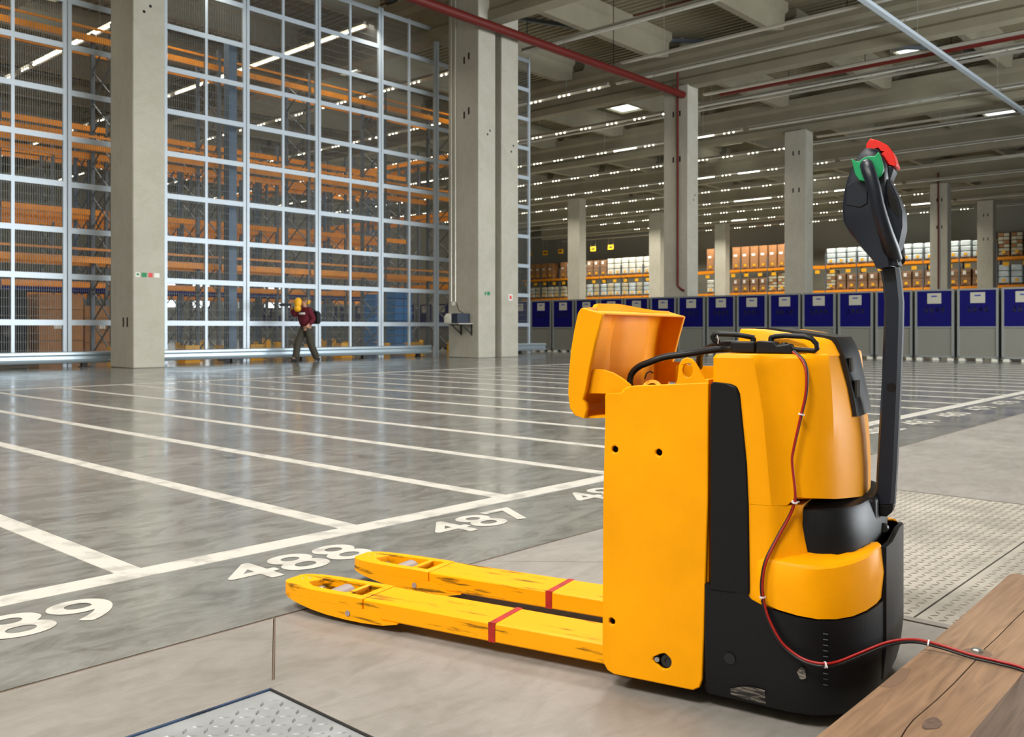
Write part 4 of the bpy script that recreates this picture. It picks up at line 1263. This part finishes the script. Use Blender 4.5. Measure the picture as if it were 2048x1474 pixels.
slot = [(0.312, 1.245), (0.3225, 1.228), (0.332, 1.207), (0.3365, 1.18), (0.336, 1.166), (0.326, 1.18), (0.313, 1.197), (0.310, 1.215)]
MB().plate(SPINE, [], 'y', -0.05, 0.05).build('handle_plate', M_HANDLE, head, bevel=0.005)
MB().plate(slot, [], 'y', -0.0512, -0.049).build('hand_slot_shade', M_DISPLAY, head)  # dark plate stands in for the shade inside the hand opening
for s in (-1, 1):
    path = [(0.262, s * 0.035, 1.300), (0.266, s * 0.065, 1.298), (0.270, s * 0.088, 1.290), (0.275, s * 0.100, 1.277), (0.282, s * 0.105, 1.258), (0.290, s * 0.105, 1.228), (0.296, s * 0.103, 1.195), (0.303, s * 0.097, 1.165),
            (0.312, s * 0.082, 1.128), (0.320, s * 0.058, 1.095), (0.324, s * 0.030, 1.07)]
    MB().tube(path, [0.015, 0.0155, 0.016, 0.016, 0.0158, 0.0155, 0.0155, 0.016, 0.017, 0.019, 0.019], 12).build('grip', M_HANDLE, head, smooth=60)
RB = [(0.2585, 1.336), (0.262, 1.356), (0.270, 1.367), (0.287, 1.361), (0.309, 1.347), (0.322, 1.328), (0.331, 1.297), (0.327, 1.293), (0.311, 1.299), (0.300, 1.320), (0.286, 1.334), (0.270, 1.338)]
MB().plate(RB, [], 'y', -0.036, 0.036).build('emergency_button', M_RED, head, bevel=0.004)
MB().plate([(0.308, 1.298), (0.320, 1.296), (0.3245, 1.287), (0.314, 1.262), (0.306, 1.268)], [], 'y', -0.034, 0.034).build('horn_housing', M_HANDLE, head, bevel=0.003)
for s in (-1, 1):
    GW = [(0.232, 1.316), (0.240, 1.309), (0.249, 1.306), (0.262, 1.315), (0.276, 1.317), (0.286, 1.316), (0.294, 1.326), (0.299, 1.312), (0.304, 1.294), (0.3055, 1.283), (0.301, 1.271), (0.292, 1.262), (0.27, 1.255), (0.25, 1.261), (0.241, 1.276), (0.237, 1.293)]
    MB().plate(GW, [], 'y', s * 0.048, s * 0.074).build('travel_switch', M_GREEN, head, bevel=0.004)

# --- battery lead and its plug half
def catmull(P, n=5):
    P = [Vector(p) for p in P]
    out = []
    for i in range(len(P) - 1):
        a, b, c, d = P[max(i - 1, 0)], P[i], P[i + 1], P[min(i + 2, len(P) - 1)]
        for k in range(n):
            t = k / n
            out.append(0.5 * ((2 * b) + (c - a) * t + (2 * a - 5 * b + 4 * c - d) * t * t + (3 * b - a - 3 * c + d) * t ** 3))
    return out + [P[-1]]


CL = [(-0.27, -0.19, 0.70), (-0.291, -0.20, 0.745), (-0.291, -0.20, 0.778), (-0.272, -0.20, 0.800), (-0.24, -0.20, 0.814), (-0.198, -0.20, 0.828), (-0.132, -0.205, 0.838), (-0.068, -0.22, 0.848), (-0.01, -0.235, 0.853), (0.03, -0.24, 0.854)]
ld = MB().tube(catmull(CL), 0.0085, 10).build('battery_lead', M_WIREB, TR, smooth=60)
MB().tube(catmull([(-0.14, -0.10, 0.80), (-0.12, -0.15, 0.836), (-0.07, -0.20, 0.858), (-0.01, -0.235, 0.863), (0.03, -0.24, 0.858)]), 0.0085, 10).build('battery_lead', M_WIREB, TR, smooth=60)
MB().tube([(-0.22, -0.285, 0.775), (-0.215, -0.285, 0.79), (-0.205, -0.285, 0.795), (-0.20, -0.28, 0.79)], 0.002, 6).build('sensor_wire', M_WIREB, TR, smooth=60)
bpz = MB().box(-0.012, 0.047, -0.266, -0.214, 0.843, 0.870).build('battery_plug', M_PLUG, TR, bevel=0.004)
MB().lathe((0.037, -0.240, 0.845), (0, 0, 1), [(0, 0.009), (0.034, 0.0065)], 12).build('handle_post', M_PLUG, bpz, smooth=40)
hl = [(-0.043, -0.25, 0.866), (-0.054, -0.252, 0.872), (-0.059, -0.252, 0.880), (-0.055, -0.252, 0.886), (-0.045, -0.252, 0.8875), (0.0, -0.25, 0.886), (0.022, -0.245, 0.882), (0.040, -0.240, 0.8785)]
MB().tube(hl, 0.006, 8).build('plug_handle', M_PLUG, bpz, smooth=60)
MB().tube([(-0.046, -0.256, 0.884), (-0.042, -0.258, 0.874), (-0.044, -0.256, 0.864)], 0.0012, 6).build('cable_tie', M_TIE, bpz)

# ------------------------------------------------------------------ charging lead (separate from the truck)
CH = thing('charging_lead', 'twin red and black charging lead with plug, running to the timber beam', 'cable', (2.2096, 1.1128, 0), math.radians(-77.3))
pl = MB().plate([(0.048, 0.842), (0.052, 0.872), (0.095, 0.870), (0.10, 0.862), (0.128, 0.866), (0.137, 0.852), (0.133, 0.838), (0.10, 0.8425)], [], 'y', -0.268, -0.212).build('charger_plug', M_PLUG, CH, bevel=0.004)
MB().lathe((0.079, -0.240, 0.846), (0, 0, 1), [(0, 0.0085), (0.034, 0.0065)], 12).build('handle_post', M_PLUG, pl, smooth=40)
MB().lathe((0.113, -0.252, 0.838), (0, 0, 1), [(0, 0.013), (0.022, 0.012), (0.03, 0.007)], 12).build('cable_clamp', M_PLUG, pl, smooth=40)
hr = [(0.077, -0.240, 0.8785), (0.09, -0.243, 0.882), (0.113, -0.248, 0.884), (0.158, -0.252, 0.882), (0.174, -0.252, 0.877), (0.185, -0.252, 0.865), (0.186, -0.252, 0.854), (0.180, -0.252, 0.849), (0.15, -0.251, 0.851), (0.125, -0.25, 0.853)]
MB().tube(hr, 0.006, 8).build('plug_handle', M_PLUG, pl, smooth=60)
WIRE = [(1.976, 0.92, 0.848), (1.967, 0.892, 0.827), (1.959, 0.88, 0.797), (1.954, 0.88, 0.751), (1.947, 0.89, 0.695), (1.939, 0.902, 0.628), (1.938, 0.905, 0.597), (1.94, 0.899, 0.536), (1.944, 0.902, 0.508), (1.946, 0.915, 0.475),
        (1.927, 0.934, 0.428), (1.903, 0.95, 0.378), (1.896, 0.956, 0.339), (1.896, 0.957, 0.302), (1.898, 0.947, 0.254), (1.899, 0.923, 0.211), (1.903, 0.902, 0.188), (1.907, 0.864, 0.17), (1.911, 0.824, 0.169), (1.936, 0.799, 0.172),
        (1.972, 0.764, 0.19), (2.012, 0.72, 0.213), (2.043, 0.676, 0.222), (2.058, 0.628, 0.218), (2.062, 0.566, 0.2105), (2.069, 0.512, 0.2075), (2.067, 0.467, 0.2055), (2.06, 0.40, 0.19), (2.05, 0.32, 0.10), (2.03, 0.25, 0.006), (1.98, 0.10, 0.004), (1.7, -0.3, 0.004)]


inv = Matrix.Translation((2.2096, 1.1128, 0)) @ Matrix.Rotation(math.radians(-77.3), 4, 'Z')
inv.invert()
W3 = [inv @ Vector(p) for p in catmull(WIRE)]
red, blk = [], []
for i, p in enumerate(W3):
    d = (W3[min(i + 1, len(W3) - 1)] - W3[max(i - 1, 0)]).normalized()
    side = Vector((0, -1, 0))
    side = (side - d * side.dot(d)).normalized()
    up = d.cross(side)
    ph = i * 0.02 + 1.0
    off = (up * math.cos(ph) + side * 0.3 * math.sin(ph)) * 0.0031
    red.append(p + off)
    blk.append(p - off)
MB().tube(red, 0.0029, 8).build('red_wire', M_WIRER, CH, smooth=60)
MB().tube(blk, 0.0029, 8).build('black_wire', M_WIREB, CH, smooth=60)
for i in (19, 40, 66, 91, 113, 131):
    p, q = W3[i], W3[i + 1]
    d = (q - p).normalized()
    t = MB().tube([p - d * 0.0016, p + d * 0.0016], 0.0072, 10).build('cable_tie', M_TIE, CH)
    side = d.cross(Vector((0, 0, 1))).normalized()
    MB().bar(p + side * 0.005, p + side * 0.013, 0.0025, 0.0025).build('tie_tail', M_TIE, t)

# ------------------------------------------------------------------ walking person
PB = (14.62, 20.9, 0)
PS = thing('person', 'person in a maroon sweatshirt and dark trousers walking past the fence', 'person', PB, math.radians(180))
# local: +x is the walking direction (left in the picture), -y is the far side, +y the near side after the turn


def skin_mesh(name, verts, edges, radii, m, parent, root=0, sub=2, flat=None):
    me = bpy.data.meshes.new(name)
    me.from_pydata(verts, edges, [])
    me.materials.append(m)
    o = obj(name, me, parent)
    sk = o.modifiers.new('skin', 'SKIN')
    sk.use_smooth_shade = True
    lay = me.skin_vertices[0].data if me.skin_vertices else None
    if lay is None:
        bm = bmesh.new()
        bm.from_mesh(me)
        bm.verts.layers.skin.verify()
        bm.to_mesh(me)
        bm.free()
        lay = me.skin_vertices[0].data
    for i, r in enumerate(radii):
        lay[i].radius = (r, r) if not isinstance(r, tuple) else r
        lay[i].use_root = (i == root)
    s = o.modifiers.new('subdivision', 'SUBSURF')
    s.levels = s.render_levels = sub
    return o


J = dict(pel=(0.0, 0, 0.95), wai=(0.02, 0, 1.10), che=(0.04, 0, 1.30), nec=(0.05, 0, 1.47), hd0=(0.085, 0, 1.56), hd1=(0.10, 0, 1.66), hd2=(0.09, 0, 1.73),
         shn=(0.04, 0.17, 1.41), eln=(-0.06, 0.26, 1.15), wrn=(0.12, 0.25, 0.99), hann=(0.18, 0.24, 0.93),
         shf=(0.05, -0.17, 1.41), elf=(0.26, -0.20, 1.27), wrf=(0.40, -0.14, 1.46), hanf=(0.44, -0.12, 1.53),
         hin=(0.0, 0.09, 0.92), knn=(-0.06, 0.10, 0.50), ann=(-0.30, 0.10, 0.11), ton=(-0.15, 0.11, 0.035), hen=(-0.34, 0.10, 0.05),
         hif=(0.0, -0.09, 0.92), knf=(0.22, -0.09, 0.52), anf=(0.30, -0.09, 0.09), tof=(0.48, -0.09, 0.04), hef=(0.26, -0.09, 0.045))
K = list(J)
ix = {k: i for i, k in enumerate(K)}
Ed = [('pel', 'wai'), ('wai', 'che'), ('che', 'nec'), ('nec', 'hd0'), ('hd0', 'hd1'), ('hd1', 'hd2'), ('che', 'shn'), ('shn', 'eln'), ('eln', 'wrn'), ('wrn', 'hann'), ('che', 'shf'), ('shf', 'elf'), ('elf', 'wrf'), ('wrf', 'hanf'),
      ('pel', 'hin'), ('hin', 'knn'), ('knn', 'ann'), ('ann', 'ton'), ('ann', 'hen'), ('pel', 'hif'), ('hif', 'knf'), ('knf', 'anf'), ('anf', 'tof'), ('anf', 'hef')]
Rr = dict(pel=0.13, wai=0.125, che=0.145, nec=0.055, hd0=0.07, hd1=0.095, hd2=0.07, shn=0.065, eln=0.045, wrn=0.032, hann=0.036, shf=0.065, elf=0.045, wrf=0.032, hanf=0.036,
          hin=0.09, knn=0.055, ann=0.04, ton=0.03, hen=0.03, hif=0.09, knf=0.055, anf=0.04, tof=0.03, hef=0.03)
body = skin_mesh('body', [J[k] for k in K], [(ix[a], ix[b]) for a, b in Ed], [Rr[k] for k in K], M_SKIN, PS, 0)


def sub_skin(name, keys, edges, radii, m, extra=None, sub=2):
    P = dict(J)
    if extra:
        P.update(extra)
    return skin_mesh(name, [P[k] for k in keys], [(keys.index(a), keys.index(b)) for a, b in edges], radii, m, PS, 0, sub)


sw = sub_skin('sweatshirt', ['che', 'wai', 'hem', 'nk', 'shn', 'eln', 'wrn', 'shf', 'elf', 'wrf'], [('che', 'wai'), ('wai', 'hem'), ('che', 'nk'), ('che', 'shn'), ('shn', 'eln'), ('eln', 'wrn'), ('che', 'shf'), ('shf', 'elf'), ('elf', 'wrf')],
         [0.20, 0.195, 0.19, 0.085, 0.105, 0.08, 0.06, 0.105, 0.08, 0.06], M_MAROON, {'hem': (0.005, 0, 0.94), 'nk': (0.05, 0, 1.475), 'wrn': (0.10, 0.25, 1.005), 'wrf': (0.385, -0.145, 1.44)})
sub_skin('trousers', ['pel', 'wt', 'hin', 'knn', 'ann', 'hif', 'knf', 'anf'], [('pel', 'wt'), ('pel', 'hin'), ('hin', 'knn'), ('knn', 'ann'), ('pel', 'hif'), ('hif', 'knf'), ('knf', 'anf')],
         [0.165, 0.165, 0.135, 0.105, 0.10, 0.135, 0.105, 0.10], M_TROUS, {'wt': (0.01, 0, 1.02), 'ann': (-0.285, 0.10, 0.06), 'anf': (0.295, -0.09, 0.055)})
for a, t, h in (('ann', 'ton', 'hen'), ('anf', 'tof', 'hef')):
    z = lambda p, dz: (p[0], p[1], p[2] + dz)
    skin_mesh('shoe', [z(J[a], -0.03), z(J[t], 0.012), z(J[h], 0.004)], [(0, 1), (0, 2)], [0.052, 0.044, 0.044], M_SHOE, PS, 0)
hb = MB()
hb.lathe((0.075, 0, 1.655), (-0.25, 0, 1), [(-0.02, 0.104), (0.03, 0.108), (0.075, 0.09), (0.105, 0.05), (0.115, 0.005)], 16)
hb.build('hair', M_HAIR, PS, smooth=60)
# face
for y in (-0.035, 0.035):
    MB().lathe((0.186, y, 1.665), (1, 0, 0), [(-0.01, 0.014), (0.008, 0.009)], 10).build('eye', M_SHOE, body)
MB().loft([[(0.185, -0.012, 1.66), (0.185, 0.012, 1.66), (0.185, 0, 1.67)], [(0.185, -0.02, 1.62), (0.185, 0.02, 1.62), (0.222, 0, 1.625)]]).build('nose', M_SKIN, body)
MB().box(0.165, 0.186, -0.03, 0.03, 1.588, 1.597).build('mouth', M_REDP, body)
for y in (-0.1, 0.1):
    MB().lathe((0.085, y - 0.01 * (1 if y > 0 else -1), 1.645), (0, 1 if y > 0 else -1, 0), [(0, 0.03), (0.02, 0.025)], 10).build('ear', M_SKIN, body)


def hand(origin, fwd, side, m, parent, curl=0.5):
    f, s_ = Vector(fwd).normalized(), Vector(side).normalized()
    n = f.cross(s_)
    o = Vector(origin)
    for k, (off, ln) in enumerate(((-0.028, 0.062), (-0.010, 0.075), (0.010, 0.072), (0.028, 0.056))):
        p0 = o + s_ * off + f * 0.02
        p1 = p0 + f * ln * 0.5 + n * 0.006
        p2 = p1 + f * ln * 0.35 + n * ln * curl * 0.6
        p3 = p2 + f * ln * 0.1 + n * ln * curl * 0.6
        MB().tube([p0, p1, p2, p3], [0.0095, 0.009, 0.0085, 0.006], 6).build('finger', m, parent, smooth=60)
    p0 = o + s_ * 0.03 - f * 0.02
    MB().tube([p0, p0 + s_ * 0.025 + f * 0.02 + n * 0.01, p0 + s_ * 0.03 + f * 0.05 + n * 0.025], [0.012, 0.0105, 0.007], 6).build('thumb', m, parent, smooth=60)


hand(J['hann'], (0.35, -0.05, -0.9), (0.9, 0, 0.35), M_SKIN, body)
hand(J['hanf'], (0.6, 0.1, 0.75), (0, 1, 0), M_SKIN, body, 0.9)
# white lettering across the chest (too blurred in the photo to read): a row of block strokes
pr = MB()
for k in range(6):
    a = -0.5 + k * 0.2
    x, y = 0.04 + 0.182 * math.cos(a + 0.35), 0.182 * math.sin(a + 0.35) 
    pr.bar((x, y, 1.29), (x, y, 1.345), 0.028, 0.012, up=(math.cos(a + .35), math.sin(a + .35), 0))
po = pr.build('chest_print', M_WHITE, sw)
po['kind'] = 'stuff'

RS = thing('shoulder_bag', "black bag hanging on the walking person's back", 'bag', (PB[0] + 0.24, PB[1], 1.03), math.radians(180))
MB().loft([[(-0.14 * k, -0.15 * k, z), (0.0, -0.17 * k, z), (0.0, 0.17 * k, z), (-0.14 * k, 0.15 * k, z)] for z, k in ((0, 0.8), (0.06, 1.0), (0.28, 1.0), (0.36, 0.75))]).build('pouch', M_BAG, RS, smooth=50, bevel=0.02)
for y in (-0.1, 0.1):
    MB().tube([(-0.02, y, 0.34), (0.08, y, 0.40), (0.2, y, 0.42)], 0.018, 6).build('strap', M_BAG, RS, smooth=60)
YB = thing('yellow_pouch', "bright yellow two-lobed pouch held up at the person's face", 'pouch', (PB[0] - 0.30, PB[1] - 0.06, 1.36), math.radians(180))
MB().lathe((0.02, 0, 0.0), (0.1, 0, 1), [(0, 0.02), (0.03, 0.085), (0.10, 0.10), (0.16, 0.075)], 16).build('lower_lobe', M_YEL, YB, smooth=60)
MB().lathe((0.03, 0, 0.15), (-0.15, 0, 1), [(0, 0.075), (0.06, 0.10), (0.16, 0.10), (0.22, 0.06), (0.24, 0.01)], 16).build('upper_lobe', M_YEL, YB, smooth=60)
YB2 = tag(MB().lathe((PB[0] + 0.06, PB[1] + 0.05, 1.56), (0.1, 0, 1), [(0, 0.02), (0.03, 0.07), (0.11, 0.075), (0.15, 0.02)], 14).build('yellow_hood', M_YEL, smooth=60), "small yellow pad behind the walking person's neck", 'pad')
CM = thing('handheld_device', "black handheld device in the walking person's raised hand", 'device', (PB[0] - 0.47, PB[1] + 0.12, 1.53), math.radians(180))
MB().box(-0.06, 0.22, -0.04, 0.04, -0.02, 0.06).build('device_body', M_BAG, CM, bevel=0.012)
MB().lathe((0.22, 0, 0.02), (1, 0, 0), [(0, 0.03), (0.08, 0.028)], 12).build('device_barrel', M_BAG, CM, smooth=40)
